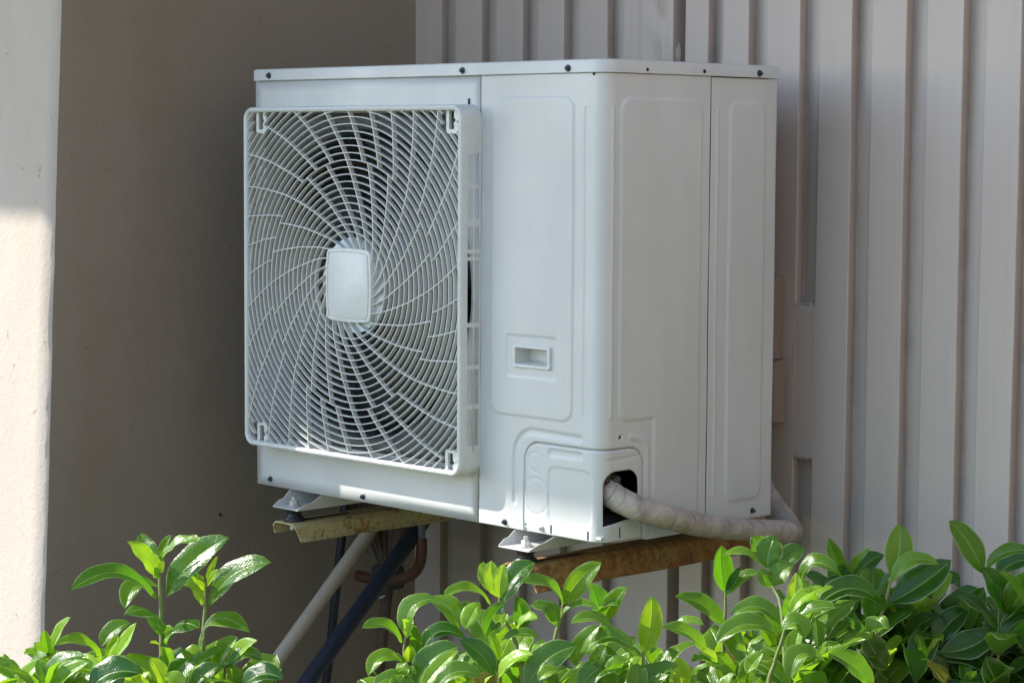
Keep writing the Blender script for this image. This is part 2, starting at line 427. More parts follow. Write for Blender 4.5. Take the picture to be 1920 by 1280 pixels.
# ------------------------------------------------------------------ the air conditioner
AC = empty('air_conditioner_unit', (-.47, .22, 0))
tag(AC, 'white outdoor air conditioner unit with a round swirl fan grille, mounted off the ribbed wall', 'air conditioner')
X0, D, H = -.937, .4522, .815
RC = .026; QA = RC*math.pi/2
def bend(s, z, h):
    """s: 0 at the start of the rounded corner, negative along the front, positive round to the side; h outward"""
    s, z, h = np.broadcast_arrays(np.asarray(s, float), z, h)
    a = np.clip(s, 0, QA)/RC
    x = -RC+np.minimum(s, 0)+(RC+h)*np.sin(a); y = RC-(RC+h)*np.cos(a)+np.maximum(s-QA, 0)
    return np.stack([x, y, z], -1)
SX = lambda x: x+RC                 # x on the front -> s
SY = lambda y: y-RC+QA              # y on the side -> s
COV = (SX(-.184), SY(.1025), -.002, .1580)
def grid_obj(name, ss, zs, hf, posf, keep=None, mat=enamel, parent=AC, thick=.0012):
    S, Z = np.meshgrid(ss, zs); Hh = hf(S, Z); P = posf(S, Z, Hh).reshape(-1, 3)
    n = len(ss); m_ = len(zs)
    idx = (np.arange(m_-1)[:, None]*n+np.arange(n-1)[None, :])
    F = np.stack([idx, idx+1, idx+n+1, idx+n], -1)
    if keep is not None:
        sc, zc = np.meshgrid((ss[1:]+ss[:-1])/2, (zs[1:]+zs[:-1])/2); F = F[keep(sc, zc)]
    F = F.reshape(-1, 4)
    me = bpy.data.meshes.new(name)
    used = np.unique(F); remap = -np.ones(len(P), int); remap[used] = np.arange(len(used)); P = P[used]; F = remap[F]
    me.vertices.add(len(P)); me.vertices.foreach_set('co', P.ravel())
    me.loops.add(F.size); me.loops.foreach_set('vertex_index', F.ravel())
    me.polygons.add(len(F)); me.polygons.foreach_set('loop_start', np.arange(len(F))*4); me.polygons.foreach_set('loop_total', np.full(len(F), 4))
    me.polygons.foreach_set('use_smooth', np.ones(len(F), bool)); me.update(calc_edges=True); me.validate()
    me.materials.append(mat)
    o = bpy.data.objects.new(name, me); COL.objects.link(o); o.parent = parent
    if parent.type == 'EMPTY': o.matrix_parent_inverse = Matrix.Translation(-Vector(parent.location))
    if thick:
        s_ = o.modifiers.new('solid', 'SOLIDIFY'); s_.thickness = thick; s_.offset = -1
    return o
def emb(d, h, wd=.0045): return h*(1-sstep(d, -wd/2, wd/2))
def groove(d, h, hw=.003, wd=.0025): return h*(1-sstep(d, hw-wd/2, hw+wd))
arch_f = [(SX(-.2085), .050)]+[(SX(x), z) for x, z in arc(-.1635, .1315, .045, 180, 92)]+[(SX(-.052), .1735)]
arch_s = [(SY(.072), .176), (SY(.084), .174)]+[(SY(a), b) for a, b in arc(.086, .144, .028, 80, 0)]+[(SY(.114), .010)]
def h_body(S, Z):
    h = np.zeros_like(S)
    h += emb(sd_box(S, Z, SX(-.2685), SX(-.0705), .201, .752, .022), .0024)
    h += groove(sd_seg(S, Z, (SX(-.0430), .212), (SX(-.0440), .734)), -.0016, .0012, .002)
    h += groove(sd_poly(S, Z, arch_f), -.0030, .0040, .004)
    h += emb(sd_box(S, Z, SX(-.229), SX(-.107), .269, .342, .006), -.0018, .003)
    # side
    e1 = np.minimum(sd_box(S, Z, SY(.040), SY(.246), .205, .750, .022), sd_box(S, Z, SY(.128), SY(.246), .020, .40, .022))
    h += emb(e1, .0026, .006)
    h += groove(sd_seg(S, Z, (SY(.0215), .213), (SY(.0215), .732)), .0018, .0018, .003)
    h += groove(sd_poly(S, Z, arch_s), .0022, .0030, .004)
    h += groove(np.hypot(S-SY(.0467), Z-.1774), -.004, .0035, .002)
    co = sd_box(S, Z, COV[0], COV[1], -.06, COV[3], .034)
    h -= .0055*(1-sstep(co, .0002, .0022))
    # hand-made unevenness of pressed sheet
    h += .0005*np.sin(S*21+Z*5)*np.sin(Z*9+1)+.0003*np.sin(Z*23+S*31)
    return h
HND = (SX(-.211), SX(-.1204), .286, .326)
ss = np.arange(SX(-.2988), SY(.2690)+1e-6, .0020); zs3 = np.arange(.0, .7925, .0020)
grid_obj('cabinet_panel', ss, zs3, h_body, bend,
         lambda s, z: ~((sd_box(s, z, COV[0], COV[1], -.06, COV[3], .034) < -.007) | ((s > HND[0]+.004) & (s < HND[1]-.004) & (z > HND[2]+.004) & (z < HND[3]-.004))))
# rear side panel
def h_rear(S, Z):
    h = emb(sd_box(S, Z, .321, .419, .037, .748, .02), .0026, .006)
    h += groove(sd_seg(S, Z, (.2905, .055), (.2880, .733)), .0018, .0016, .003)
    h += .0004*np.sin(Z*13+S*20)
    return h
grid_obj('rear_side_panel', np.arange(.2712, D+1e-6, .0022), np.arange(.0, .7925, .0035), h_rear,
         lambda s, z, h: np.stack([h-.0004, s, z], -1))
MB().box(-.012, -.003, .265, .276, .01, .79).build('side_flange', dark_in, AC)

# front fan panel with the round opening
FC = (-.612, .410); FR = .291
def cdt_panel(name, outline, holes, inner, posf, hf=None, step=None, mat=enamel, parent=AC, thick=.0012):
    pts = []; edges = []
    def loop(L):
        k = len(pts); pts.extend([Vector(p) for p in L]); edges.extend([(k+i, k+(i+1) % len(L)) for i in range(len(L))])
    loop(outline)
    for h_ in holes: loop(h_)
    O = np.array(outline)
    for q in inner: pts.append(Vector(q))
    V, E, F, *_ = delaunay_2d_cdt(pts, edges, [], 0, 1e-6)
    def inside(p, L):
        c = False; n = len(L)
        for i in range(n):
            x1, y1 = L[i]; x2, y2 = L[(i+1) % n]
            if (y1 > p[1]) != (y2 > p[1]) and p[0] < (x2-x1)*(p[1]-y1)/(y2-y1)+x1: c = not c
        return c
    keep = []
    for f in F:
        c = sum((V[i] for i in f), Vector((0, 0)))/len(f)
        if inside(c, outline) and not any(inside(c, h_) for h_ in holes): keep.append(tuple(f))
    A = np.array([tuple(v) for v in V]); hh = hf(A[:, 0], A[:, 1]) if hf else np.zeros(len(A))
    P = posf(A[:, 0], A[:, 1], hh)
    o = mk(name, P, keep, mat, parent, True)
    bm = bmesh.new(); bm.from_mesh(o.data)
    bmesh.ops.delete(bm, geom=[v for v in bm.verts if not v.link_faces], context='VERTS')
    bm.to_mesh(o.data); bm.free()
    if thick: s_ = o.modifiers.new('solid', 'SOLIDIFY'); s_.thickness = thick; s_.offset = -1
    return o
circ = [(FC[0]+FR*math.cos(t*math.pi/48), FC[1]+FR*math.sin(t*math.pi/48)) for t in range(96)]
inner = []
for i in range(1, 30):
    for j in range(1, 36):
        q = (X0+(.9370-.3005)*i/30, .7925*j/36)
        if math.hypot(q[0]-FC[0], q[1]-FC[1]) > FR+.01: inner.append(q)
cdt_panel('front_panel', [(X0, .0), (-.3008, .0), (-.3008, .7925), (X0, .7925)], [circ], inner,
          lambda s, z, h: np.stack([s, -h, z], -1), lambda s, z: .0006*np.sin(s*17+z*5)*np.sin(z*11)+.0022*sstep(z, .746, .752)*0)
# bell mouth
bm_ = MB(); pr = [(FR+.003, -.0005), (FR-.004, .004), (FR-.008, .015), (FR-.009, .030), (FR-.004, .045)]
vs = []; fs = []
for r, h_ in pr:
    for j in range(96):
        t = 2*math.pi*j/96; vs.append((FC[0]+r*math.cos(t), h_, FC[1]+r*math.sin(t)))
for i in range(len(pr)-1):
    for j in range(96): fs.append((i*96+j, i*96+(j+1) % 96, (i+1)*96+(j+1) % 96, (i+1)*96+j))
mk('bell_mouth', vs, fs, mat_plain('grey_shroud', (.05, .05, .05), .6), AC, True)
bk = rrect(-.905, -.336, .098, .728, .02)  # dark sheet added behind the grille so its gaps look shaded
hole_c = [(FC[0]+(FR-.002)*math.cos(t*math.pi/48), FC[1]+(FR-.002)*math.sin(t*math.pi/48)) for t in range(96)]
k0 = [i for i, p in enumerate(hole_c) if p[0] > -.336]      # the opening runs past the shade sheet on the right
ang = math.acos((-.336-FC[0])/(FR-.002))
cres = [(FC[0]+(FR-.002)*math.cos(ang+(2*math.pi-2*ang)*k/90), FC[1]+(FR-.002)*math.sin(ang+(2*math.pi-2*ang)*k/90)) for k in range(91)]
right_lo = [p for p in bk if p[0] > -.36 and p[1] < .3]; right_hi = [p for p in bk if p[0] > -.36 and p[1] > .5]
left_ = [p for p in bk if p[0] < -.36]
outl = cres + right_lo[::-1] + [p for p in left_ if p[1] < .4][::-1] + [p for p in left_ if p[1] > .4][::-1] + right_hi[::-1]
cdt_panel('grille_shade_sheet', outl, [], [],
          lambda s_, z_, h_: np.stack([s_, -.0022+0*s_, z_], -1), None, mat=mat_plain('gap_shade_grey', (.11, .113, .11), .6, 0, 30, .2))
# shell: left side, back, base, inner box
MB().box(X0, X0+.0015, .0015, D, .0, .7925).build('left_side_panel', enamel, AC)
MB().box(X0+.01, -.31, D-.004, D-.002, .01, .79).box(-.31, -.004, D-.0035, D-.002, .01, .79).build('rear_coil', coil, AC)
ib = MB(); ib.box(-.335, -.333, .08, D-.01, .01, .78).box(X0+.004, -.336, .076, .078, .01, .06).build('inner_partition', dark_in, AC)
MB().box(X0+.002, -.0025, .002, D-.001, .006, .010).build('base_pan', enamel, AC)
# liner inside the piping compartment
MB().box(-.32, -.20, .06, .062, .02, .5).box(-.318, -.05, .20, .202, .02, .5).build('compartment_liner', dark_in, AC)
# base lip under the side panels
lip = MB(); lip.box(-.0035, .0016, .112, .268, -.005, .006)
lip.box(-.0035, .0015, .108, .1105, -.004, .022)
lip.build('base_lip', enamel, AC)

# lid
lo = []
def lidrect(off, r):
    x0, x1, y0, y1 = X0-.006-off+0, .0035+off, -.0045-off, D+.004+off
    return rrect(x0, x1, y0, y1, (max(.001, RC+.006+off), .004, .004, .006), 8)
def lid_loop(off):
    x0, x1, y0, y1 = X0-.0055-off, .0035+off, -.0045-off, D+.004+off
    out = []
    for cx, cy, a0, q in ((x1, y0, -90, RC+.004+off), (x1, y1, 0, .005), (x0, y1, 90, .005), (x0, y0, 180, .007)):
        sx = -1 if cx == x1 else 1; sy = -1 if cy == y1 else 1
        for k in range(9):
            t = math.radians(a0+90*k/8); out.append((cx+sx*q+q*math.cos(t), cy+sy*q+q*math.sin(t)))
    return out
lay = [(-.0012, .7930), (0, .7926), (0, .8105), (-.0012, .8132), (-.004, .8148), (-.02, .8150)]
vs = []; fs = []; n = 36
for off, z in lay: vs += [(x, y, z) for x, y in lid_loop(off)]
for i in range(len(lay)-1):
    for j in range(n): fs.append((i*n+j, i*n+(j+1) % n, (i+1)*n+(j+1) % n, (i+1)*n+j))
fs.append(tuple((len(lay)-1)*n+j for j in range(n)))
lid = mk('lid', vs, fs, enamel, AC, True)
m_ = lid.modifiers.new('es', 'EDGE_SPLIT'); m_.split_angle = .6
# dark seam strips (gaps) behind the joints
MB().box(X0+.003, -.03, .0015, .004, .780, .7945).box(-.306, -.294, .0025, .004, .004, .79).build('seam_backing', dark_in, AC)
MB().box(-.3303, -.3280, -.0022, .001, .741, .752).build('grille_latch_slot', dark_in, AC)

# screws
def screw(x, y, z, ax, r=.0062, mat=screw_m):
    m = MB()
    d = -1 if ax == 'y' else 1
    m.lathe((x, y, z), [(r, 0), (r, d*.0012), (r*.8, d*.0018)], 16, ax)
    m.lathe((x, y, z), [(r*.62, d*.0018), (r*.62, d*.0055), (r*.45, d*.0068)], 6, ax)
    m.lathe((x, y, z), [(r*.28, d*.0068), (r*.22, d*.0078)], 6, ax)
    return m.build('screw', mat, AC)
for x, z in ((-.890, .8021), (-.3416, .8012), (-.0816, .8000)): screw(x, -.0046, z, 'y')
for x, z in ((-.894, .0135), (-.6155, .0105), (-.2324, .0095)): screw(x, -.0004, z, 'y', .0056)
screw(-.1409, -.0016, .0095, 'y', .0056, bolt_m)
screw(.0036, .3961, .8003, 'x'); screw(.0002, .3982, .0145, 'x', .0054)
MB().lathe((.0037, .0998, .7990), [(.0030, 0), (.0030, .0008)], 12, 'x').build('lid_hole', dark_in, AC)
MB().lathe((.0037, .2468, .8000), [(.0035, 0), (.0035, .0008)], 12, 'x').build('lid_hole', dark_in, AC)
MB().lathe((-.0036, .0467, .1774), [(.0032, 0), (.0032, .0009)], 12, 'x').build('screw_hole', dark_in, AC)
MB().lathe((-.0258, -.0001, .7895), [(.0026, 0), (.0026, -.0008)], 10, 'y').build('screw_hole', dark_in, AC)

# recessed handle
hd = MB(); x0, x1, z0, z1 = -.211, -.1204, .286, .326
outer = rrect(x0, x1, z0, z1, .004, 3); inn = rrect(x0+.006, x1-.006, z0+.006, z1-.006, .002, 3); pk = rrect(x0+.009, x1-.009, z0+.010, z1-.007, .002, 3)
n = len(outer); vs = []; fs = []
for L_, y in ((outer, .001), (outer, -.0045), (rrect(x0+.0012, x1-.0012, z0+.0012, z1-.0012, .003, 3), -.0056), (rrect(x0+.005, x1-.005, z0+.005, z1-.005, .002, 3), -.0056), (inn, -.0045), (pk, .030)):
    vs += [(a, y, b) for a, b in L_]
for i in range(5):
    for j in range(n): fs.append((i*n+j, i*n+(j+1) % n, (i+1)*n+(j+1) % n, (i+1)*n+j))
fs.append(tuple(5*n+j for j in range(n)))
o = mk('handle', vs, fs, plastic, AC, False)

# service cover wrapped round the corner, with the pipe opening
cl, cr_, cb, ct = COV[0]+.0012, COV[1]-.0012, .0005, COV[3]-.0012
out = [(cl+.006, cb), (cr_, cb)]
out += [(cr_, cb+(ct-.033-cb)*k/12) for k in range(1, 12)]
out += arc(cr_-.033, ct-.033, .033, 0, 90, 10)
out += [(cr_-.033+(cl+.033-cr_+.033)*k/24, ct) for k in range(1, 24)]
out += arc(cl+.033, ct-.033, .033, 90, 180, 10)
out += [(cl, ct-.033+(cb+.013-ct+.033)*k/10) for k in range(1, 11)] + [(cl+.006, cb+.013)]
# smooth dips of the bottom edge sampled for bending
bot = [(cl+.006+(cr_-cl-.006)*k/40, cb) for k in range(1, 40)]
out = out[:1]+bot+out[1:]
hs0, hs1 = SY(.0085), SY(.0905)
hole = [(hs0, .0275), (SY(.03), .031), (SY(.06), .035), (hs1, .036), (hs1, .06), (hs1, .085)] + arc(hs1-.025, .0955, .025, 0, 90, 8) + arc(hs0+.025, .0955, .025, 90, 180, 8) + [(hs0, .075), (hs0, .05)]
inner = []
for i in range(1, 125):
    for j in range(1, 66):
        q = (cl+(cr_-cl)*i/125+.0001, cb+(ct-cb)*j/66)
        if cl+.003 < q[0] < cr_-.003 and float(sd_box(np.array(q[0]), np.array(q[1]), cl, cr_, -.05, ct, .033)) < -.0025 and float(sd_box(np.array(q[0]), np.array(q[1]), hs0, hs1, .0275, .1205, .025)) > .002 and not (q[0] < cl+.010 and q[1] < cb+.017):
            inner.append(q)
def h_cov(S, Z):
    h = .0005*np.sin(S*30)*np.sin(Z*40)
    h += groove(np.abs(np.hypot(S-SX(-.158), Z-.1235)-.0165), -.0010, .0007, .0018)*(S < SX(-.152))
    h += groove(np.abs(np.hypot(S-SX(-.1555), Z-.0640)-.031), -.0010, .0007, .0020)
    h += emb(sd_box(S, Z, SX(-.126), SX(-.044), .1375, .1500, .0055), -.0026, .004)
    h += emb(sd_box(S, Z, SX(-.1262), SX(-.0230), .0225, .1200, .016), -.0016, .0035)
    h += groove(sd_seg(S, Z, (SY(.018), .1395), (SY(.096), .1425)), -.0016, .0012, .0025)
    return h
def bend_hi(S, Z, Hh): return bend(S, Z, Hh+.0006)
cov = cdt_panel('service_cover', out, [hole], inner, bend_hi, h_cov)
for x in (-.1180, -.0300): MB().box(x-.0010, x+.0010, -.0016, .0002, .0030, .0180).build('vent_slot', dark_in, AC)
MB().box(.0000, .0016, .0440, .0462, .006, .024).build('vent_slot', dark_in, AC)

# ---- fan behind the grille
fan = MB()
fan.lathe((FC[0], .05, FC[1]), [(.075, -.02), (.08, -.012), (.08, .05)], 32, 'y')
fan_o = fan.build('fan_hub', fan_mat, AC, True)
for b in range(3):
    vs = []; fs = []
    for i in range(9):
        r = .075+(.272-.075)*i/8
        for j in range(9):
            t = math.radians(b*120+20+(j/8-.5)*(70+20*i/8)+i*4); y = .075-.045*(j/8)-.01*math.sin(j/8*math.pi)
            vs.append((FC[0]+r*math.cos(t), y, FC[1]+r*math.sin(t)))
    for i in range(8):
        for j in range(8): a = i*9+j; fs.append((a, a+1, a+10, a+9))
    o = mk('fan_blade', vs, fs, fan_mat, AC, True); s_ = o.modifiers.new('solid', 'SOLIDIFY'); s_.thickness = .003
MB().box(FC[0]-.03, FC[0]+.03, .12, .15, .02, .78).build('motor_bracket', dark_in, AC)

# ---- grille
GC = (-.6045, .4105); GX0, GX1, GZ0, GZ1 = -.9155, -.3005, .0865, .7385
GY = -.0445
HK = [(GC[0]+sx*.270, GC[1]+sz*.303) for sx in (-1, 1) for sz in (-1, 1)]
def inside_g(x, z, m):
    if any(abs(x-a-.001) < .0150 and abs(z-b) < .0230 for a, b in HK): return False
    return float(sd_box(np.array(x), np.array(z), GX0, GX1, GZ0, GZ1, .022)) < -m
gf = []
path = []
cuts = [.140, .205, .214, .275, .283, .350, .358, .468, .474, .480, .488, .528, .540, .594, .602, .655]
def gpath(o):
    r = .022
    L = []
    cs = ((GX1, GZ0, -90), (GX1, GZ1, 0), (GX0, GZ1, 90), (GX0, GZ0, 180))
    for q, (cx, cz, a0) in enumerate(cs):
        sx = -1 if cx == GX1 else 1; sz = -1 if cz == GZ1 else 1
        for k in range(9):
            t = math.radians(a0+90*k/8); L.append((cx+sx*r+(r+o)*math.cos(t), cz+sz*r+(r+o)*math.sin(t)))
        if q == 0: L += [(GX1+o, c) for c in cuts]
        if q == 2: L += [(GX0-o, c) for c in reversed(cuts)]
    return L
gprof = [(-.0062, -.030), (-.0062, -.0445), (-.0050, -.0462), (-.0030, -.0468), (-.0010, -.0458), (0, -.043), (.0004, -.034), (.0004, -.0315), (.0012, -.004), (.0016, .0)]
vs = []; fs = []
loops = [gpath(o) for o, _ in gprof]; n = len(loops[0])
for (o, y), L in zip(gprof, loops): vs += [(a, y, b) for a, b in L]
solid_pairs = {(.205, .214), (.275, .283), (.350, .358), (.480, .488), (.468, .474), (.528, .540), (.594, .602)}
solid_pairs = {(.275, .283), (.350, .358), (.468, .474), (.480, .488), (.528, .540), (.205, .214), (.594, .602)}
def is_open(j):
    z0, z1 = sorted((loops[0][j][1], loops[0][(j+1) % n][1])); 
    if z0 < .139 or z1 > .656 or abs(loops[0][j][0]-loops[0][(j+1) % n][0]) > .01: return False
    return not any(abs(z0-a) < 1e-4 and abs(z1-b) < 1e-4 for a, b in solid_pairs)
for i in range(len(gprof)-1):
    for j in range(n):
        if i == 7 and is_open(j): continue
        fs.append((i*n+j, i*n+(j+1) % n, (i+1)*n+(j+1) % n, (i+1)*n+j))
grl = empty('fan_grille', (GC[0], 0, GC[1])); grl.parent = AC; grl.matrix_parent_inverse = Matrix.Translation(-Vector(AC.location))
def gpart(o):
    o.parent = grl; o.matrix_parent_inverse = Matrix.Translation(-Vector(grl.location)); return o
o = mk('frame', vs, fs, plastic, None, True); m_ = o.modifiers.new('s', 'SOLIDIFY'); m_.thickness = .0018; m_.offset = -1
m_ = o.modifiers.new('es', 'EDGE_SPLIT'); m_.split_angle = .7; gpart(o)
rod = MB(); rod.tube([(GX1+.0022, -.017, .128), (GX1+.0022, -.017, .672)], .0017, 8)
gpart(rod.build('side_rod', plastic, None, True))
# rings: rectangular section rings clipped by the frame
rings = MB(); ribs = MB()
def in_keys(x, z):      # corner hook pockets
    return False
TH = .00105
for k in range(0, 29):
    r = .0995+.0132*k
    nseg = max(120, int(2*math.pi*r/.006)); run = []; runs = []
    for i in range(nseg*1+1):
        t = 2*math.pi*i/nseg; x = GC[0]+r*math.cos(t); z = GC[1]+r*math.sin(t)
        if inside_g(x, z, .0045): run.append(t)
        else:
            if len(run) > 1: runs.append(run)
            run = []
    if len(run) > 1: runs.append(run)
    closed = len(runs) == 1 and len(runs[0]) == nseg+1
    if not closed and len(runs) > 1 and abs(runs[0][0]) < 1e-6 and abs(runs[-1][-1]-2*math.pi) < 1e-6:
        runs[0] = [t-2*math.pi for t in runs[-1][:-1]]+runs[0]; runs.pop()
    for R_ in runs:
        vs = []; fs = []
        for t in R_:
            c_, s_ = math.cos(t), math.sin(t)
            for rr, y in ((r-TH*.8, -.0355), (r-TH, GY+.001), (r-TH*.5, GY), (r+TH*.5, GY), (r+TH, GY+.001), (r+TH*.8, -.0355)):
                vs.append((GC[0]+rr*c_, y, GC[1]+rr*s_))
        m = len(R_)
        for i in range(m-1):
            for j in range(6): fs.append((i*6+j, i*6+(j+1) % 6, (i+1)*6+(j+1) % 6, (i+1)*6+j))
        rings.add(vs, fs)
gpart(rings.build('grille_rings', plastic, None, False, fix=True))
TR = [.050, .070, .082, .106, .123, .141, .182, .210, .231, .285, .361, .400, .460]
TT = [-24., -8., 0, 11.5, 17.6, 22.6, 30.5, 34.5, 37.2, 43.8, 51.0, 54.4, 59.]
def swirl(r): return float(np.interp(r, TR, TT))
def rib(phase, r0, r1):
    vs = []; fs = []; k = 0; pts = []
    N = int((r1-r0)/.003)+2
    # smooth the table
    for i in range(N):
        r = r0+(r1-r0)*i/(N-1)
        th = sum(swirl(r+d_) for d_ in (-.012, -.006, 0, .006, .012))/5
        t = math.radians(phase+th-37.2); x = GC[0]+r*math.cos(t); z = GC[1]+r*math.sin(t)
        if not inside_g(x, z, .0045): break
        pts.append((x, z))
    for i, (x, z) in enumerate(pts):
        a = pts[min(i+1, len(pts)-1)]; b = pts[max(i-1, 0)]
        dx, dz = a[0]-b[0], a[1]-b[1]; L = math.hypot(dx, dz); nx, nz = -dz/L, dx/L
        for w_, y in ((-.0010, -.0345), (-.0008, GY-.0004), (.0008, GY-.0004), (.0010, -.0345)): vs.append((x+nx*w_, y, z+nz*w_))
    for i in range(len(pts)-1):
        for j in range(4): fs.append((i*4+j, i*4+(j+1) % 4, (i+1)*4+(j+1) % 4, (i+1)*4+j))
    fs += [(0, 1, 2, 3), tuple(len(vs)-4+j for j in range(4))[::-1]]
    ribs.add(vs, fs)
RM = .0995+.0132*10     # the strong ring where the rib count changes
PH = 1.8
for k in range(24): rib(PH+15*k, .060, RM if k % 3 else .47)
for k in range(32):
    if k % 4: rib(PH+11.25*k, RM, .47)
gpart(ribs.build('swirl_ribs', plastic, None, False, fix=True))
# ridged disc and hub badge
hubd = MB(); hubd.lathe((GC[0], -.0315, GC[1]), [(.0885, .003), (.0885, -.002)], 64, 'y')
for k in range(-20, 21):
    z = k*.0042; hw = math.sqrt(max(0, .086**2-z*z))
    if hw > .01: hubd.box(GC[0]-hw, GC[0]+hw, -.0352, -.0334, GC[1]+z-.0009, GC[1]+z+.0009)
gpart(hubd.build('hub_disc', hubgrey, None, False))
def bulge(x0, x1, z0, z1, bx, bz, r):
    L = []
    base = rrect(x0, x1, z0, z1, r, 6)
    cx, cz = (x0+x1)/2, (z0+z1)/2; hx, hz = (x1-x0)/2, (z1-z0)/2
    # add points along straight sides
    out = []
    for i in range(len(base)):
        a, b = base[i], base[(i+1) % len(base)]; d_ = math.hypot(a[0]-b[0], a[1]-b[1]); m = max(1, int(d_/.008))
        for k in range(m): out.append((a[0]+(b[0]-a[0])*k/m, a[1]+(b[1]-a[1])*k/m))
    for x, z in out:
        fx = 1-((x-cx)/hx)**2; fz = 1-((z-cz)/hz)**2
        L.append((x+math.copysign(bx*max(0, fz), x-cx)*abs((x-cx)/hx), z+math.copysign(bz*max(0, fx), z-cz)*abs((z-cz)/hz)))
    return L
hb = MB()
hx0, hx1, hz0, hz1 = GC[0]-.0615, GC[0]+.0615, GC[1]-.0655, GC[1]+.0655
lv = [(0, -.033), (0, -.0445), (-.0012, -.0468), (-.0052, -.0472), (-.0058, -.0452), (-.0070, -.0452), (-.0076, -.0474), (-.0090, -.0482)]
vs = []; fs = []
for off, y in lv:
    L = bulge(hx0-off, hx1+off, hz0-off, hz1+off, .0035, .0035, max(.002, .009+off)); n = len(L) if not vs else n
    if len(L) != n:
        base_L = bulge(hx0, hx1, hz0, hz1, .0035, .0035, .009)
        L = [((x-GC[0])*(1+off/.0615)+GC[0], (z-GC[1])*(1+off/.0655)+GC[1]) for x, z in base_L]
    vs += [(x, y, z) for x, z in L]
for i in range(len(lv)-1):
    for j in range(n): fs.append((i*n+j, i*n+(j+1) % n, (i+1)*n+(j+1) % n, (i+1)*n+j))
fs.append(tuple((len(lv)-1)*n+j for j in range(n)))
o = mk('hub_cap', vs, fs, plastic, None, True); m_ = o.modifiers.new('es', 'EDGE_SPLIT'); m_.split_angle = .5; gpart(o)
# corner hook pockets of the grille
for sx, sz in ((-1, 1), (1, 1), (-1, -1), (1, -1)):
    cx = GC[0]+sx*.270; cz = GC[1]+sz*.303
    key = [(-.007, -.016), (.005, -.016), (.007, -.012), (.005, -.005), (.0105, .000), (.006, .005), (.006, .017), (-.007, .017)]
    o2 = rrect(-.0145, .0165, -.0235, .0235, .006, 4)
    sc = MB(); n1 = len(o2)
    k2 = [(cx+a, cz+b) for a, b in key]; oo = [(cx+a, cz+b) for a, b in o2]
    pts = [Vector(p) for p in oo]+[Vector(p) for p in k2]
    ed = [(i, (i+1) % n1) for i in range(n1)]+[(n1+i, n1+(i+1) % 8) for i in range(8)]
    V, E, F, *_ = delaunay_2d_cdt(pts, ed, [], 0, 1e-6)
    def ins(p, L):
        c = False
        for i in range(len(L)):
            x1, y1 = L[i]; x2, y2 = L[(i+1) % len(L)]
            if (y1 > p[1]) != (y2 > p[1]) and p[0] < (x2-x1)*(p[1]-y1)/(y2-y1)+x1: c = not c
        return c
    ff = [tuple(f) for f in F if ins(sum((V[i] for i in f), Vector((0, 0)))/len(f), oo) and not ins(sum((V[i] for i in f), Vector((0, 0)))/len(f), k2)]
    o = mk('hook_pocket', [(v.x, -.0370, v.y) for v in V], ff, plastic, None, False); s_ = o.modifiers.new('s', 'SOLIDIFY'); s_.thickness = .006; s_.offset = -1; gpart(o)

# mounting feet: folded channels under the unit
def foot(x, zb):
    w_ = .0375; m = MB(); t = .0016; f0, f1 = -.052, D+.05
    def plate(pts, d):
        pass
    m.box(x-w_, x+w_, f0, f1, zb-t, zb)
    for sgn in (-1, 1):
        a = x+sgn*w_; b = x+sgn*(w_+.004)
        yz = [(f0-.0, zb-t), (f0, zb+.001), (f0+.018, zb+.010), (f0+.030, zb+.012), (f0+.050, -.001), (f1-.05, -.001), (f1, zb+.004), (f1, zb-t)]
        nn_ = len(yz); vs = []
        for xx in (a-sgn*t, a):
            for y, z in yz:
                q = (z-zb)/(-zb); vs.append((xx+sgn*.012*max(0, q), y, z))
        fs = [tuple(range(nn_))[::-1], tuple(range(nn_, 2*nn_))]+[(i, (i+1) % nn_, nn_+(i+1) % nn_, nn_+i) for i in range(nn_)]
        m.add(vs, fs)
    return m.build('mounting_foot', enamel, AC, False, .0005)
foot(-.785, -.0265); foot(-.158, -.0225)

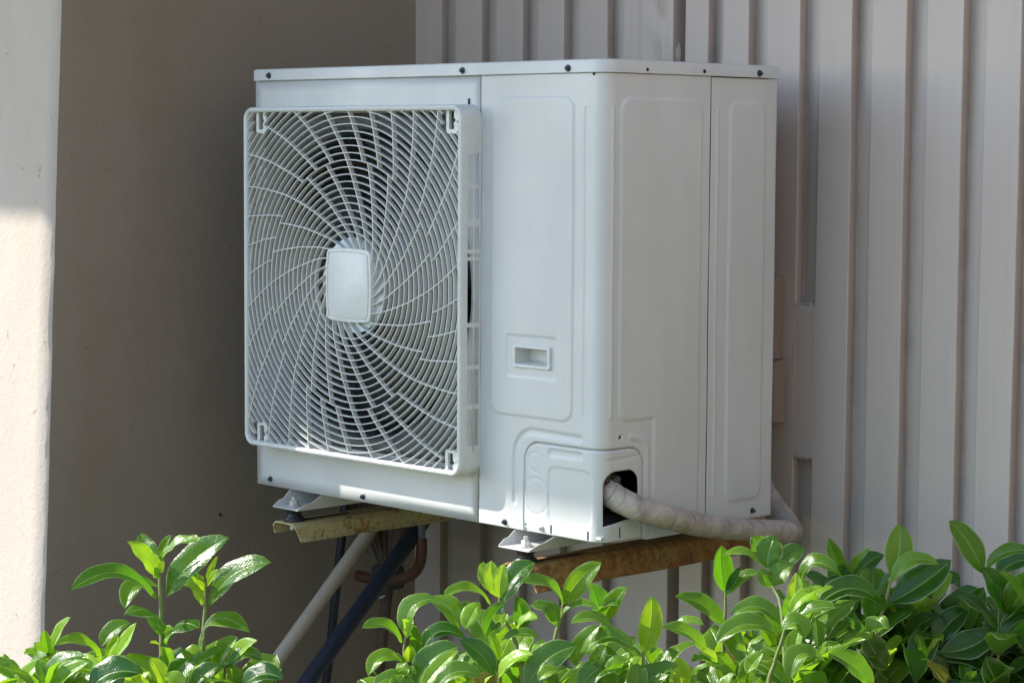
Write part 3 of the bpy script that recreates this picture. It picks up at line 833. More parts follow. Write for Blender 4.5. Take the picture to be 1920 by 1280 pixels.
# ------------------------------------------------------------------ wall brackets with rubber mounts
def beam(x0, x1, ztop, zl, zr, y0, y1, mat, label, bx, by, platez):
    t = .003; b = empty('support_beam', (x0, y1, ztop)); tag(b, label, 'bracket', 'steel brackets under the air conditioner')
    # thin-walled folded channel, open below, long slot in its top
    sec = [(x0, zl), (x0-.001, ztop-.008), (x0+.006, ztop), (x1-.008, ztop), (x1-.001, ztop-.006), (x1, zr+.006), (x1+.005, zr)]
    ys = np.linspace(y0, y1, 40); vs = []; fs = []; n = len(sec)
    for k, y in enumerate(ys):
        for i, (x, z) in enumerate(sec):
            yy = y
            if k == 0 and i in (0,): yy = y+.004
            if k == 0 and i >= 5: yy = y+.012
            vs.append((x+.0006*math.sin(y*30+i), yy, z+.0008*math.sin(y*17+i*2)))
    for k in range(len(ys)-1):
        for i in range(n-1): a = k*n+i; fs.append((a, a+1, a+n+1, a+n))
    o = mk('channel', vs, fs, mat, b, False); s_ = o.modifiers.new('s', 'SOLIDIFY'); s_.thickness = t; s_.offset = 0
    MB().box((x0+x1)/2-.004, (x0+x1)/2+.004, y0+.045, y0+.16, ztop+.0012, ztop+.0030).build('slot', dark_in, b)
    zt = platez-.0018; h_ = zt-ztop-.001; R0 = .021
    rm = MB(); rm.lathe((bx, by, ztop+.001), [(R0*.95, 0), (R0*1.02, h_*.10), (R0*.98, h_*.22), (R0*.66, h_*.42), (R0*.64, h_*.6), (R0*.92, h_*.80), (R0*.96, h_*.93), (R0*.85, h_)], 28)
    r_ = rm.build('rubber_mount', rubber, b, True)
    bt = MB(); z = platez+.0006
    bt.lathe((bx, by, z), [(.0125, 0), (.0125, .002), (.008, .003)], 20); bt.lathe((bx, by, z), [(.0085, .003), (.0085, .0095), (.0070, .011)], 6)
    bt.lathe((bx, by, z), [(.0042, .011), (.0042, .017), (.003, .018)], 12)
    o = bt.build('bolt', bolt_m, b, False); o.parent = r_; o.matrix_parent_inverse = Matrix.Translation(-Vector(b.location)) if False else Matrix()
    bt2 = MB(); bt2.lathe((bx, by, ztop-.016), [(.008, 0), (.008, .007), (.006, .010)], 6).build('nut', bolt_m, b)
    return b
beam(-.823, -.757, -.0560, -.0790, -.0900, -.050, WY-.002, rusty, 'rust-speckled yellow steel bracket at the left, its end showing below the fan', -.795, -.022, -.0265)
beam(-.185, -.119, -.0510, -.0740, -.0945, -.050, WY-.002, rustier, 'brown rusty steel bracket at the right, below the taped pipe', -.158, -.022, -.0225)

# ------------------------------------------------------------------ taped pipe bundle
pts = [(-.075, .080, .104), (-.045, .055, .092), (-.014, .040, .079), (.016, .052, .0640), (.042, .085, .0475), (.047, .13, .0350), (.046, .185, .0195), (.045, .255, .0045), (.044, .33, -.0075), (.043, .405, -.0185), (.038, .460, -.0260), (.012, .492, -.0285), (-.020, .516, -.020), (-.055, .530, -.002), (-.095, .540, .034), (-.135, .545, .09), (-.17, .55, .18)]
def spline(P, n):
    P = [Vector(p) for p in P]; P = [P[0]*2-P[1]]+P+[P[-1]*2-P[-2]]; out = []
    for i in range(1, len(P)-2):
        for k in range(n):
            t = k/n; a, b, c, d = P[i-1], P[i], P[i+1], P[i+2]
            out.append(.5*((2*b)+(c-a)*t+(2*a-5*b+4*c-d)*t*t+(3*b-a-3*c+d)*t**3))
    out.append(P[-2]); return out
sp = spline(pts, 44); Ls = [0]
for i in range(1, len(sp)): Ls.append(Ls[-1]+(sp[i]-sp[i-1]).length)
rt_ = random.Random(4)
SEAM = {}
turns = [0.0]
while turns[-1] < Ls[-1]+.1: turns.append(turns[-1]+rt_.uniform(.014, .036))
lean = [rt_.uniform(.5, 1.0) for _ in turns]
def rj_(i, th):
    s = Ls[i]; slant = .020*math.cos(th+.8)
    r = 1+.010*math.sin(s*130+3*th)+.008*math.sin(s*60+th)
    best = 9
    for q, T_ in enumerate(turns):
        d_ = (s-slant*lean[q])-T_
        if 0 <= d_ < best: best = d_
    SEAM[(i, round(th, 4))] = max(0.0, min(1, 1.6-abs(best-.0012)/.0014))*(.68+.32*math.sin(q*2.3+1))*(1 if math.sin(th*1.0+s*40) > -.75 else .3)
    # each wrap is a hair thicker at its leading lip and settles back
    r += .06*math.exp(-best/.007)-.10*math.exp(-((best-.0006)/.0011)**2)
    return r
fat = [.0198+.0032*max(0, 1-l/.18)+.0008*math.sin(l*11)+.0028*math.exp(-((l-.62)/.10)**2) for l in Ls]
tp = MB(); tp.tube(sp, fat, 44, True, rj_)
pb = empty('pipe_bundle', (0, .05, .08)); tag(pb, 'taped grey beige pipe bundle curving from the cover opening round the back of the unit', 'pipe')
o = tp.build('tape_wrap', tape, pb, True)
sv = np.zeros(len(o.data.vertices), dtype=np.float32)
for (i, th), q in SEAM.items(): sv[i*44+int(round(th/(2*math.pi)*44)) % 44] = q
o.data.attributes.new('seam', 'FLOAT', 'POINT').data.foreach_set('value', sv)
# black insulation ends and wires inside the opening
wb = MB()
for k in range(7):
    a = rt_.uniform(-.016, .016); b = rt_.uniform(-.012, .014)
    wb.tube(spline([(-.14, .07+a, .16+b), (-.09, .050+a*.8, .132+b), (-.050, .042+a*.8, .120+b*.6), (-.008+a*.2, .036+a*.9, .103+b*.5)], 6), .0042, 8)
wb.build('cable_bundle', mat_plain('dark_foam', (.05, .045, .045), .5, 0, 150, .5), pb, True)

# ------------------------------------------------------------------ tape-covered conduit on the wall beside the unit
td = empty('wall_conduit', (-.075, .57, .3)); tag(td, 'pinkish brown taped conduit on the wall just behind the right edge of the unit', 'conduit')
pk_m = mat_plaster('pinkish_wrap', (.25, .185, .155), .6, .8)
def crumple(m, x0, x1, y0, y1, z0, z1, seed, name):
    r_ = random.Random(seed); N = 24; vs = []; fs = []
    for k in range(N+1):
        z = z0+(z1-z0)*k/N; j = lambda s: r_.uniform(-s, s)
        e = .003 if k in (0, N) else .0012
        ring = [(x0, y1), (x0+.003, y0+.004), (x0+.010, y0), (x1-.006, y0+.001), (x1, y0+.006), (x1+.001, y1)]
        vs += [(x+j(e*.6), y+j(e*.6), z+(j(.003) if k in (0, N) else 0)) for x, y in ring]
    n = 6
    for k in range(N):
        for i in range(n-1): a = k*n+i; fs.append((a, a+1, a+n+1, a+n))
    fs += [tuple(range(n))[::-1], tuple(N*n+i for i in range(n))]
    o = mk(name, vs, fs, m, td, True); e_ = o.modifiers.new('e', 'EDGE_SPLIT'); e_.split_angle = .8
crumple(pk_m, -.150, -.112, .578, .614, .268, .425, 1, 'upper_sleeve')
crumple(pk_m, -.145, -.099, .572, .612, .150, .267, 2, 'lower_sleeve')

# ------------------------------------------------------------------ poles and tools stored under the unit
def line_to_ground(a, b):
    a, b = Vector(a), Vector(b); k = (GZ-a.z)/(b.z-a.z); return a+(b-a)*k
def pole(name, a, b, r, mat, label, cat, ext=.02):
    a = Vector(a); b = Vector(b); g_ = line_to_ground(a, b); top = a+(a-b).normalized()*ext
    m = MB(); m.tube([top, a, (a+g_)/2, g_], [r*.9, r, r, r], 20)
    m.tube([g_+(a-g_).normalized()*.005, g_+(a-g_).normalized()*.05], [r*1.25, r*1.15], 20)
    o = m.build(name, mat, None, True); return tag(o, label, cat)
pole('pvc_pole', (-.952, .30, -.140), (-.930, .02, -.384), .0150, creamp, 'cream pole leaning diagonally below the left bracket', 'pole', .25)
pole('navy_pole', (-.838, .33, -.125), (-.806, .02, -.380), .0170, navy, 'thick dark navy pole leaning diagonally in front of the thin upright one', 'pole', .14)
pole('navy_rod', (-1.035, .31, -.090), (-1.098, .31, -.482), .0095, navy, 'thin navy rod standing nearly upright behind the cream pole', 'rod', .12)
br = empty('broom', (-.98, .36, GZ)); tag(br, 'old broom stored bristles up in the shade under the unit', 'broom')
bb = MB(); rb = random.Random(9)
base = Vector((-.9560, .36, -.215))
for k in range(1300):
    a = rb.uniform(-.75, .62); b = rb.uniform(-.3, .3); L = rb.uniform(.15, .21)
    d_ = Vector((math.sin(a), math.sin(b)*.5, math.cos(a))); s0 = base+Vector((a*.035, b*.04, 0))
    p1 = s0+d_*L*.5+Vector((rb.uniform(-.003, .003),)*3); p2 = s0+d_*L+Vector((rb.uniform(-.008, .008), rb.uniform(-.01, .01), 0))
    bb.tube([s0, p1, p2], [.0011, .0009, .0005], 3, False)
bb.build('bristles', straw, br, False, fix=False)
MB().prism(rrect(-.985, -.925, -.262, -.212, .01, 4), 'xz', .338, .382).build('ferrule', mat_plain('dark_ferrule', (.03, .028, .026), .6), br, False, .004)
hp = MB(); hp.tube([(-.955, .36, -.25), (-.985, .36, -.45), (-1.09, .36, GZ)], [.013, .012, .012], 14); hp.build('handle', brownw, br, True)
wr = MB(); wr.tube(spline([(-.975, .334, -.268), (-.965, .330, -.276), (-.955, .334, -.268), (-.945, .330, -.276), (-.935, .334, -.27)], 5), .0022, 8); wr.build('wire_tie', bolt_m, br, True)
hk = empty('bent_pipe', (-.8, .33, -.2)); tag(hk, 'rust-red bent sleeve on a thin grey pipe, below the left bracket', 'pipe')
MB().tube(spline([(-1.040, .35, -.245), (-.98, .345, -.243), (-.90, .34, -.232), (-.845, .335, -.210), (-.822, .333, -.180), (-.818, .332, -.135)], 8), .0115, 16).build('sleeve', orange, hk, True)
MB().tube([(-.818, .332, -.14), (-.819, .332, -.02)], .0078, 14).build('riser', mat_plain('dull_grey_pipe', (.12, .13, .15), .5), hk, True)
MB().tube([(-.816, .334, -.03), (-.816, .50, -.012), (-.816, .625, -.012)], .0078, 12).build('upper_stub', brownw, hk, True)

# ------------------------------------------------------------------ shrubs
class Foliage:
    def __init__(s): s.v = []; s.f = []; s.uv = []; s.t = []
    def leaf(s, P0, P1, N, width, bow, fold=.35, tone=.2, wave=0., curl=0., twist=0., nu=11):
        P0 = Vector(P0); P1 = Vector(P1); N = Vector(N); ax = P1-P0; L = ax.length
        ctrl = (P0+P1)/2+Vector(bow)
        vv = (-1, -.93, -.5, -.05, .05, .5, .93, 1); nv = len(vv); k0 = len(s.v)
        for i in range(nu+1):
            t = i/nu
            c = P0*(1-t)**2+ctrl*2*t*(1-t)+P1*t*t
            T = ((ctrl-P0)*(1-t)+(P1-ctrl)*t).normalized()
            n_ = (N-T*N.dot(T)).normalized(); S = T.cross(n_)
            if twist:
                q = Matrix.Rotation(twist*(t-.3), 3, T); n_ = q @ n_; S = q @ S
            tt = max(0, (t-.05)/.95)
            wd = width*.55*(math.sin(math.pi*tt**.92)**.60 if 0 < tt < 1 else 0)+.0011*(1-t)
            for j, v in enumerate(vv):
                h = fold*abs(v)*wd*(1-.35*abs(v)) - curl*(abs(v)**2.2)*wd
                h += wave*width*.10*math.sin(t*15+v*2+k0)*abs(v)**2
                s.v.append(c+S*(v*wd*math.cos(fold*.6*abs(v)))+n_*h)
                s.t.append(tone)
        for i in range(nu):
            for j in range(nv-1):
                a = k0+i*nv+j; s.f.append((a, a+1, a+nv+1, a+nv))
                for di, dj in ((0, 0), (0, 1), (1, 1), (1, 0)): s.uv.append(((i+di)/nu, (vv[j+dj]+1)/2))
        # petiole
    def build(s, name, parent):
        o = mk(name, s.v, s.f, leafm, parent, True)
        uvl = o.data.uv_layers.new(name='leaf'); uvl.data.foreach_set('uv', np.array(s.uv, dtype=np.float32).ravel())
        at_ = o.data.attributes.new('tone', 'FLOAT', 'POINT'); at_.data.foreach_set('value', np.array(s.t, dtype=np.float32))
        return o
VIEW = Vector(-FW); UPV = Vector((0, 0, 1)); RTV = Vector(RT)
class Shrub:
    def __init__(s, label, u, v, t):
        P = at(u, v, t); s.e = empty('shrub', (P[0], P[1], GZ)); tag(s.e, label, 'shrub', 'broad-leaved hedge plants in front of the wall'); s.fo = Foliage(); s.st = MB(); s.foot = Vector((P[0], P[1], GZ))
    def finish(s):
        s.fo.build('foliage', s.e); s.st.build('stems', stem_m, s.e, True, fix=False)
    def stem(s, pts, r=.0028, ground=True):
        P = [Vector(at(*p)) for p in pts]
        if ground:
            b = P[-1]; low = s.foot+Vector((rng.uniform(-.08, .08), rng.uniform(-.08, .08), 0))
            P += [b*.62+low*.38+(UPV*.05), b*.3+low*.7, low]
        n = len(P); s.st.tube(spline(P, 3), [r*(.62+1.3*i/((n-1)*3)) for i in range((n-1)*3+1)], 7, False)
    def lf(s, u0, v0, u1, v1, t, w, bend=0, tone=.15, face=.5, dt=None, fold=.75, wave=.4, curl=.15, side=0., twist=0.):
        """a leaf seen from (u0,v0) to (u1,v1) at about t metres; bend px = arching of the blade; face: 1 flat to the viewer, 0 flat to the sky"""
        if dt is None: dt = rng.uniform(-.035, .015)
        P0 = Vector(at(u0, v0, t)); P1 = Vector(at(u1, v1, t+dt)); k = t/FPX
        ax = (P1-P0); pn = Vector((-(v1-v0), -(u1-u0))) ; L = math.hypot(u1-u0, v1-v0)+1e-6
        # in-picture perpendicular, chosen to point up (or right for upright leaves)
        px, py = (v1-v0)/L, -(u1-u0)/L
        if py > .02 or (abs(py) <= .02 and px < 0): px, py = -px, -py
        bow = (RTV*px-Vector(UP)*py)*(bend*2*k)
        N = (VIEW*face+UPV*(1-face)+RTV*side).normalized()
        s.fo.leaf(P0, P1, N, w*k, bow, fold, tone, wave, curl, twist)
YG = .85   # young
A_ = Shrub('shrub with two tall sunlit shoots at the lower left', 330, 1300, 3.2)
t = 3.2
A_.stem([(299, 1045, t), (300, 1090, t), (303, 1160, t), (304, 1235, t), (306, 1330, t)], .0036)
A_.stem([(386, 1095, t+.03), (385, 1140, t+.03), (382, 1180, t+.03), (379, 1250, t+.03), (370, 1330, t+.03)], .0034)
A_.lf(294, 1122, 132, 1107, t, 46, 40, .12, .45, -.12, curl=.1, fold=.5)
A_.lf(300, 1084, 238, 1014, t, 34, 6, .55, .5, -.03, wave=1)
A_.lf(299, 1066, 264, 999, t, 36, -4, .25, .6, .03, wave=1)
A_.lf(298, 1078, 285, 1066, t, 22, 0, .4, .6)
A_.lf(299, 1048, 322, 1002, t, 17, 3, .3, .6)
A_.lf(302, 1050, 376, 1012, t-.02, 34, 12, .4, .35, -.03, wave=.8)
A_.lf(300, 1072, 308, 1050, t-.03, 14, 0, .95, .8)
A_.lf(311, 1119, 429, 1007, t, 62, 14, .15, .62, -.02, fold=.55, side=-.35)
A_.lf(300, 1102, 234, 1141, t+.03, 42, 26, .3, .35, -.05)
A_.lf(379, 1134, 318, 1096, t+.04, 34, 22, .6, .3, .0)
A_.lf(386, 1108, 350, 1068, t+.03, 17, 3, .8, .5, wave=1.2)
A_.lf(386, 1102, 362, 1078, t+.05, 20, 3, .3, .5, wave=1.2)
A_.lf(387, 1084, 408, 1042, t+.03, 11, 0, .75, .7)
A_.lf(392, 1136, 509, 1054, t+.03, 54, 22, .18, .5, -.04, fold=.55, side=-.2)
A_.lf(388, 1098, 414, 1067, t+.02, 16, 2, .9, .6)
A_.lf(300, 1190, 232, 1152, t-.02, 56, 30, .15, .25, -.06, fold=.2, curl=.3)
A_.lf(312, 1209, 374, 1176, t-.03, 58, 24, .12, .30, -.05, fold=.2, curl=.3)
A_.lf(372, 1222, 469, 1186, t, 52, 46, .35, .30, -.05, fold=.3)
A_.lf(300, 1210, 281, 1205, t, 12, 2, .9, .6)
A_.lf(308, 1196, 325, 1176, t, 24, 2, .8, .6)
A_.lf(376, 1232, 344, 1226, t, 26, 8, .7, .45)
A_.lf(424, 1252, 483, 1200, t-.05, 34, 8, .75, .5)
A_.lf(405, 1256, 446, 1194, t-.03, 42, 6, .35, .6, side=-.3)
A_.lf(432, 1252, 491, 1237, t-.07, 40, 18, .2, .35)
A_.lf(400, 1262, 395, 1215, t-.02, 36, 4, .2, .6)
A_.stem([(428, 1250, t-.05), (418, 1300, t-.05)], .0025)
B_ = Shrub('low shrub with yellow green tips at the left edge, under the sunlit wall', 110, 1310, 3.15)
t = 3.12
B_.stem([(95, 1232, t), (92, 1300, t)], .003); B_.stem([(192, 1250, t+.02), (190, 1310, t+.02)], .003)
B_.lf(95, 1230, 132, 1156, t, 30, 5, .7, .5, side=-.3)
B_.lf(92, 1230, 83, 1180, t, 24, 0, .25, .6)
B_.lf(190, 1246, 103, 1209, t, 40, 24, .45, .35, -.05)
B_.lf(196, 1249, 256, 1166, t, 34, -6, .95, .5, side=-.3)
B_.lf(190, 1212, 245, 1168, t+.04, 34, 10, .3, .5)
B_.lf(212, 1256, 222, 1190, t+.02, 30, 4, .85, .5)
B_.lf(88, 1232, 45, 1224, t, 26, 6, .75, .4, wave=1.2)
B_.lf(92, 1236, 63, 1204, t, 20, 2, .9, .5)
B_.lf(75, 1290, 160, 1229, t-.05, 38, 18, .2, .4, -.03)
B_.lf(88, 1300, 168, 1240, t-.08, 30, 8, .6, .5)
B_.lf(38, 1292, 86, 1240, t-.04, 30, 10, .95, .5)
B_.lf(52, 1262, 88, 1228, t, 34, 6, .3, .4)
B_.lf(128, 1278, 189, 1266, t-.06, 50, 22, .92, .45)
B_.lf(115, 1284, 145, 1248, t-.04, 40, 6, .2, .5)
B_.lf(40, 1278, -25, 1240, t+.02, 36, 8, .35, .45)
B_.lf(168, 1292, 262, 1262, t-.1, 64, 16, .03, .45)
B_.lf(284, 1292, 236, 1254, t-.03, 34, -8, .9, .6, wave=1)
B_.lf(308, 1282, 282, 1232, t, 32, 2, .85, .55)
B_.lf(262, 1275, 243, 1240, t, 22, 2, .15, .5)
B_.lf(320, 1280, 352, 1236, t-.01, 38, 3, .1, .6)
B_.lf(340, 1292, 308, 1268, t-.04, 32, 8, .9, .5)
B_.lf(362, 1290, 412, 1248, t-.02, 40, 6, .12, .5)
B_.lf(455, 1288, 530, 1272, t-.1, 48, 16, .02, .45)
B_.lf(15, 1300, 8, 1224, t+.08, 30, 2, .3, .55)
C_ = Shrub('shrub with a drooping sunlit shoot left of the right bracket', 800, 1310, 3.3)
t = 3.3
C_.stem([(765, 1180, t), (758, 1215, t), (762, 1250, t), (775, 1320, t)], .0028)
C_.stem([(872, 1176, t), (895, 1205, t), (925, 1250, t), (935, 1320, t)], .0028)
C_.lf(753, 1204, 678, 1177, t, 34, 18, .25, .4, -.04)
C_.lf(766, 1192, 816, 1121, t, 44, 26, .3, .5, .0, side=-.3)
C_.lf(862, 1178, 802, 1124, t, 48, 14, .35, .35, .02)
C_.lf(919, 1133, 830, 1119, t+.03, 34, 22, .4, .35, -.05)
C_.lf(871, 1178, 900, 1128, t-.02, 34, 3, .85, .5, curl=.3)
C_.lf(898, 1150, 862, 1135, t+.03, 26, 6, .2, .3)
C_.lf(768, 1185, 754, 1160, t-.01, 16, 2, .8, .6); C_.lf(762, 1195, 776, 1160, t-.02, 17, 3, .75, .6, wave=1)
C_.lf(778, 1226, 774, 1170, t, 22, 3, .2, .55); C_.lf(766, 1240, 766, 1208, t-.02, 22, 2, .8, .5)
C_.lf(756, 1242, 744, 1224, t-.02, 16, 2, .25, .5)
C_.lf(790, 1222, 872, 1196, t, 38, 26, .04, .4)
C_.lf(925, 1264, 862, 1200, t-.02, 42, 10, .04, .6)
C_.lf(778, 1285, 862, 1212, t-.04, 54, 16, .15, .5)
C_.lf(788, 1296, 860, 1218, t-.07, 30, 6, .8, .5)
C_.lf(755, 1240, 690, 1266, t-.02, 34, 22, .5, .4)
C_.lf(816, 1290, 905, 1270, t-.08, 42, 22, .3, .4)
C_.lf(770, 1292, 700, 1285, t-.06, 38, 16, .3, .4)
C_.lf(910, 1192, 948, 1128, t-.03, 36, 6, .12, .5, side=.3)
C_.lf(742, 1250, 765, 1262, t-.05, 22, 4, .6, .5, wave=1.5); C_.lf(780, 1262, 742, 1268, t-.06, 26, 6, .4, .5, wave=1.5)
D_ = Shrub('sunlit shrub in front of the right bracket with an upright yellow tip leaf', 1030, 1310, 3.3)
D_.stem([(937, 1116, t), (938, 1150, t), (965, 1200, t), (985, 1320, t)], .003)
D_.stem([(1055, 1132, t), (1052, 1160, t), (1040, 1200, t), (1030, 1320, t)], .003)
D_.lf(936, 1119, 921, 1050, t-.01, 34, -5, .92, .65, curl=.2)
D_.lf(937, 1120, 946, 1056, t-.02, 28, 3, .95, .65)
D_.lf(932, 1110, 906, 1052, t+.02, 30, -8, .5, .6, wave=1)
D_.lf(944, 1131, 1004, 1054, t-.02, 50, 14, .08, .6, fold=.55, side=-.3)
D_.lf(1056, 1134, 976, 1092, t, 44, 18, .28, .35, -.04)
D_.lf(1058, 1132, 1128, 1054, t, 42, 8, .45, .55, side=.3)
D_.lf(978, 1182, 966, 1118, t, 34, 6, .08, .6)
D_.lf(1045, 1174, 994, 1134, t, 46, 18, .2, .25, fold=.2)
D_.lf(1050, 1158, 1122, 1142, t-.01, 28, 16, .3, .3)
D_.lf(1126, 1158, 1104, 1094, t+.02, 44, 4, .06, .6, side=.3)
D_.lf(1130, 1166, 1178, 1100, t, 34, 6, .45, .5, side=.2)
D_.lf(970, 1180, 1008, 1160, t-.05, 34, 8, .7, .4)
D_.lf(948, 1165, 928, 1168, t-.05, 24, 6, .9, .5); D_.lf(942, 1172, 952, 1150, t-.06, 14, 2, .95, .5)
D_.lf(1120, 1150, 1160, 1136, t-.01, 30, 8, .2, .3)
D_.lf(1150, 1178, 1070, 1168, t-.04, 34, 14, .4, .35)
D_.lf(1075, 1245, 1125, 1172, t-.06, 34, 8, .35, .55)
D_.lf(988, 1292, 1082, 1210, t-.1, 56, 18, .12, .55, fold=.5)
D_.lf(935, 1270, 1000, 1226, t-.08, 34, 12, .95, .4)
D_.lf(1092, 1226, 1188, 1218, t-.05, 46, 28, .3, .4)
D_.lf(1112, 1256, 1136, 1208, t-.09, 28, 3, .25, .6)
D_.lf(1085, 1300, 1175, 1246, t-.1, 48, 20, .2, .45)
D_.lf(1140, 1262, 1182, 1240, t-.11, 32, 8, .5, .4)
D_.lf(1010, 1275, 1050, 1258, t-.13, 28, 8, .6, .4)
D_.lf(1206, 1224, 1222, 1116, t-.03, 42, -6, .72, .65, fold=.55)
D_.lf(940, 1200, 1012, 1196, t-.02, 26, 10, .2, .35)
D_.stem([(1130, 1160, t), (1125, 1200, t), (1120, 1320, t)], .003); D_.stem([(1206, 1220, t-.03), (1200, 1320, t-.03)], .003)
E_ = Shrub('shrub with a yellow edged young tip below the end of the taped pipe', 1450, 1310, 3.45)
t = 3.4
E_.stem([(1360, 1100, t+.2), (1360, 1150, t+.2), (1356, 1200, t+.2), (1360, 1320, t+.2)], .003)
E_.stem([(1445, 1060, t+.1), (1450, 1100, t+.1), (1466, 1145, t+.08), (1470, 1320, t+.05)], .003)
E_.stem([(1480, 1145, t), (1466, 1200, t), (1450, 1250, t), (1440, 1320, t)], .003)
E_.lf(1360, 1108, 1352, 1022, t+.2, 44, -4, .12, .65, side=.2)
E_.lf(1362, 1106, 1389, 1062, t+.19, 16, 0, .02, .5)
E_.lf(1357, 1172, 1266, 1118, t+.19, 40, 12, .22, .5)
E_.lf(1445, 1062, 1410, 1003, t+.1, 46, 0, .22, .6)
E_.lf(1438, 1064, 1452, 1003, t+.08, 48, 3, .2, .6, wave=1, fold=.3)
E_.lf(1432, 1063, 1354, 1042, t+.08, 28, 16, .45, .3)
E_.lf(1362, 1118, 1426, 1072, t+.19, 30, 10, .3, .4)
E_.lf(1450, 1098, 1488, 1060, t+.08, 44, 8, .3, .5)
E_.lf(1448, 1098, 1428, 1064, t+.08, 34, -4, .25, .6)
E_.lf(1500, 1088, 1568, 1074, t+.1, 42, 26, .25, .4)
E_.lf(1465, 1062, 1506, 1025, t+.12, 40, 4, .12, .55)
E_.lf(1480, 1150, 1493, 1072, t, 28, -4, .95, .55, wave=.8)
E_.lf(1482, 1150, 1546, 1102, t-.01, 26, 12, .98, .45)
E_.lf(1462, 1170, 1371, 1152, t-.02, 42, 24, .25, .4)
E_.lf(1460, 1190, 1343, 1206, t-.04, 46, 28, .3, .4)
E_.lf(1478, 1160, 1472, 1118, t+.02, 30, 3, .15, .6)
E_.lf(1486, 1165, 1568, 1140, t-.01, 40, 10, .2, .35)
E_.lf(1465, 1182, 1510, 1196, t-.05, 46, 22, .35, .35)
E_.lf(1362, 1160, 1388, 1240, t-.02, 36, 0, .2, .6)
E_.lf(1325, 1228, 1240, 1176, t-.05, 42, 14, .35, .4)
E_.lf(1258, 1182, 1320, 1172, t-.02, 26, 12, .45, .35)
E_.lf(1400, 1240, 1380, 1215, t-.1, 34, 8, .6, .4); E_.lf(1345, 1240, 1312, 1220, t-.1, 24, 3, .8, .5)
E_.lf(1550, 1242, 1480, 1276, t-.1, 44, 36, .4, .35)
E_.lf(1636, 1290, 1553, 1224, t-.08, 52, 10, .2, .5)
E_.lf(1450, 1240, 1400, 1262, t-.12, 34, 14, .7, .35)
E_.lf(1395, 1290, 1432, 1222, t-.12, 36, 8, .4, .5)
E_.lf(1278, 1290, 1268, 1232, t-.12, 36, 4, .85, .55)
E_.lf(1240, 1300, 1262, 1250, t-.1, 34, 4, .2, .5)
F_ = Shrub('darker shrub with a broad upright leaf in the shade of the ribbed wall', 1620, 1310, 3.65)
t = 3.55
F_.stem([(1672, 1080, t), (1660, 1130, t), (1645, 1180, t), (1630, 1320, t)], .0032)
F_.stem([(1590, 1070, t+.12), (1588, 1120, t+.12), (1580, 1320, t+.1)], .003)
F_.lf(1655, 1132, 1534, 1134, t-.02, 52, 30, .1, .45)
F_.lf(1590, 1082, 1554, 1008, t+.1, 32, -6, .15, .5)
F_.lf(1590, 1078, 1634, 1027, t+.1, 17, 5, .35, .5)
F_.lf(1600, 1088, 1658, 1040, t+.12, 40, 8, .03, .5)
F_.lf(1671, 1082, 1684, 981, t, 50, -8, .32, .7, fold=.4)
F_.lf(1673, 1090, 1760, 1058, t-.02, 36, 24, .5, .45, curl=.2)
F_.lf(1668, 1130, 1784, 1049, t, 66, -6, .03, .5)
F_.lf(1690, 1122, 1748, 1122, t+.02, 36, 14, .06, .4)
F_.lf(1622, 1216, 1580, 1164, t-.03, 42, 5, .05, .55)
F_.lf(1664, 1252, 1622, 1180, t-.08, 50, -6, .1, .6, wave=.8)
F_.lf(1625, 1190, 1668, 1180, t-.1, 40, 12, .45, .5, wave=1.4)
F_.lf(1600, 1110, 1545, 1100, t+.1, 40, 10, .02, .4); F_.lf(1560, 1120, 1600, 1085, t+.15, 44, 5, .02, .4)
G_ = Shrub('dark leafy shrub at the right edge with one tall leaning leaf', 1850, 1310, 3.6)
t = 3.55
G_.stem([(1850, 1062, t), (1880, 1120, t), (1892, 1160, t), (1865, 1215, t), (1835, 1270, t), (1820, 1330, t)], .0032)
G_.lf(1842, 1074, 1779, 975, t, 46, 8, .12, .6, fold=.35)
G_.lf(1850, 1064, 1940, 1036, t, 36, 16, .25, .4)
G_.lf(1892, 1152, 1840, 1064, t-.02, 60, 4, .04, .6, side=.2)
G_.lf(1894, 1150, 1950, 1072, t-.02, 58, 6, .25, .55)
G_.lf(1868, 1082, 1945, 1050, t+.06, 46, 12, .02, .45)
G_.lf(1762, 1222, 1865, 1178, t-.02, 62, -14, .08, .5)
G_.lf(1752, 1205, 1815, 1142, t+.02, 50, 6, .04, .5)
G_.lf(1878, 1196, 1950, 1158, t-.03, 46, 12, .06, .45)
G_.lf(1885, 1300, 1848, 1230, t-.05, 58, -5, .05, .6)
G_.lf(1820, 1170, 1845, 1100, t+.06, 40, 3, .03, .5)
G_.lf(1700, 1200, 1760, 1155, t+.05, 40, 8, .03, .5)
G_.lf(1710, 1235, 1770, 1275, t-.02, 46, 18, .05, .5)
G_.lf(1800, 1100, 1760, 1092, t+.12, 40, 10, .02, .4)

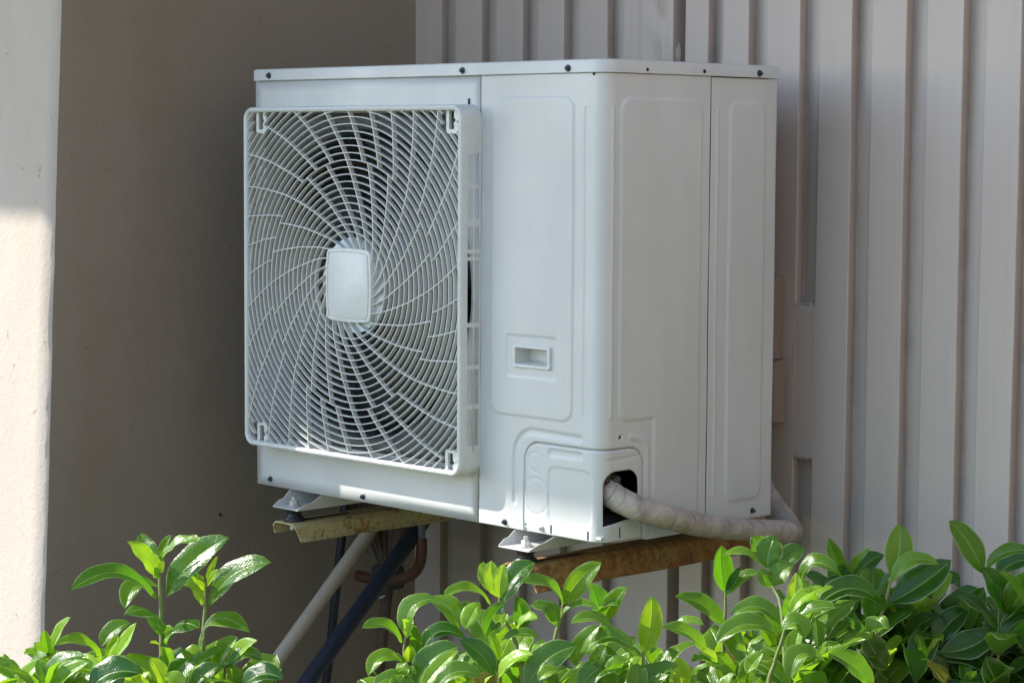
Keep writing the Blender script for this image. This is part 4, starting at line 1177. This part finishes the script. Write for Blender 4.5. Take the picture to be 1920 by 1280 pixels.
# procedural shoots that fill the body of the hedge below the hand-placed tips
ENV = [(-40, 1262), (0, 1268), (60, 1262), (120, 1258), (200, 1262), (280, 1256), (340, 1252), (420, 1258), (470, 1270), (500, 1292), (560, 1330), (640, 1320), (690, 1290), (740, 1262), (800, 1235), (880, 1215), (960, 1190), (1040, 1185), (1100, 1172), (1180, 1182), (1240, 1205), (1270, 1252), (1310, 1215), (1350, 1175), (1400, 1130), (1460, 1110), (1540, 1100), (1600, 1095), (1680, 1105), (1760, 1100), (1840, 1105), (1920, 1095), (2000, 1090)]
def env(u): return 8+ float(np.interp(u, [e[0] for e in ENV], [e[1] for e in ENV]))
def shoot(S, u, v, t, length, n, tone):
    """upright shoot: opposite pairs of leaves turned by a quarter at every node"""
    top = Vector(at(u, v, t)); d_ = Vector((rng.uniform(-.35, .35), rng.uniform(-.35, .35), 1)).normalized()
    S.st.tube([top, top-d_*length*.5, top-d_*length+Vector((0, 0, -.02)), (S.foot+top)/2-Vector((0, 0, .2)), S.foot+Vector((rng.uniform(-.1, .1), rng.uniform(-.1, .1), 0))], [.0016, .0024, .003, .004, .006], 6, False)
    phi = rng.uniform(0, math.pi)
    for k in range(n):
        f = k/max(1, n-1); p = top-d_*length*(f**1.1); phi += math.pi/2+rng.uniform(-.3, .3)
        for sgn in (0, math.pi):
            if rng.random() < .08: continue
            el = math.radians(rng.uniform(40, 70)*(1-f)+rng.uniform(-12, 22)*f); a = phi+sgn
            L = (.038+.074*min(1, f*3+.2))*rng.uniform(.8, 1.2)
            dr = Vector((math.cos(a)*math.cos(el), math.sin(a)*math.cos(el), math.sin(el)))
            P1 = p+dr*L+Vector((0, 0, -.012*f)); N = (UPV*1.0-dr*.5+d_*.2+VIEW*.25)
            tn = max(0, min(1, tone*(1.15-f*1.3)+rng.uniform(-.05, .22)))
            if rng.random() < .025: tn = 1.0+rng.uniform(.4, 1)
            S.fo.leaf(p, P1, N, L*rng.uniform(.36, .50), UPV*(L*rng.uniform(.10, .30)), rng.uniform(.4, .95), tn, rng.uniform(.2, .8), rng.uniform(0, .3), rng.uniform(-.4, .4), 9)
shrubs = {'A': A_, 'B': B_, 'C': C_, 'D': D_, 'E': E_, 'F': F_, 'G': G_}
def fill(S, u0, u1, t0, t1, n, dv=(0, 150), tone=.3):
    for k in range(n):
        u = u0+(u1-u0)*(k+rng.random())/n; v = env(u)+rng.uniform(*dv)
        shoot(S, u, v, rng.uniform(t0, t1), rng.uniform(.14, .24), rng.randint(5, 7), tone if rng.random() < .86 else .85)
fill(B_, -60, 250, 3.05, 3.45, 16); fill(A_, 220, 500, 3.1, 3.4, 13)
fill(C_, 690, 950, 3.2, 3.6, 16); fill(D_, 920, 1240, 3.2, 3.6, 22)
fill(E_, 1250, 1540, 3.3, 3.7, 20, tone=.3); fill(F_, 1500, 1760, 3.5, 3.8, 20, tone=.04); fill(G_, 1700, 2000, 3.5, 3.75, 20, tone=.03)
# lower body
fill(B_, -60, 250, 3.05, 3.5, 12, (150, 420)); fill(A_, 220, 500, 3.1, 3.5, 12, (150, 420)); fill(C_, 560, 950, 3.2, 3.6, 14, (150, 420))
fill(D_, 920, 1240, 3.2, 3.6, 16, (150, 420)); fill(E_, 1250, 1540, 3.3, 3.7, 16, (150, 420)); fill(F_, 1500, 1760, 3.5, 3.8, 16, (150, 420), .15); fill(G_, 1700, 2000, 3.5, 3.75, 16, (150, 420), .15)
for S in shrubs.values(): S.finish()
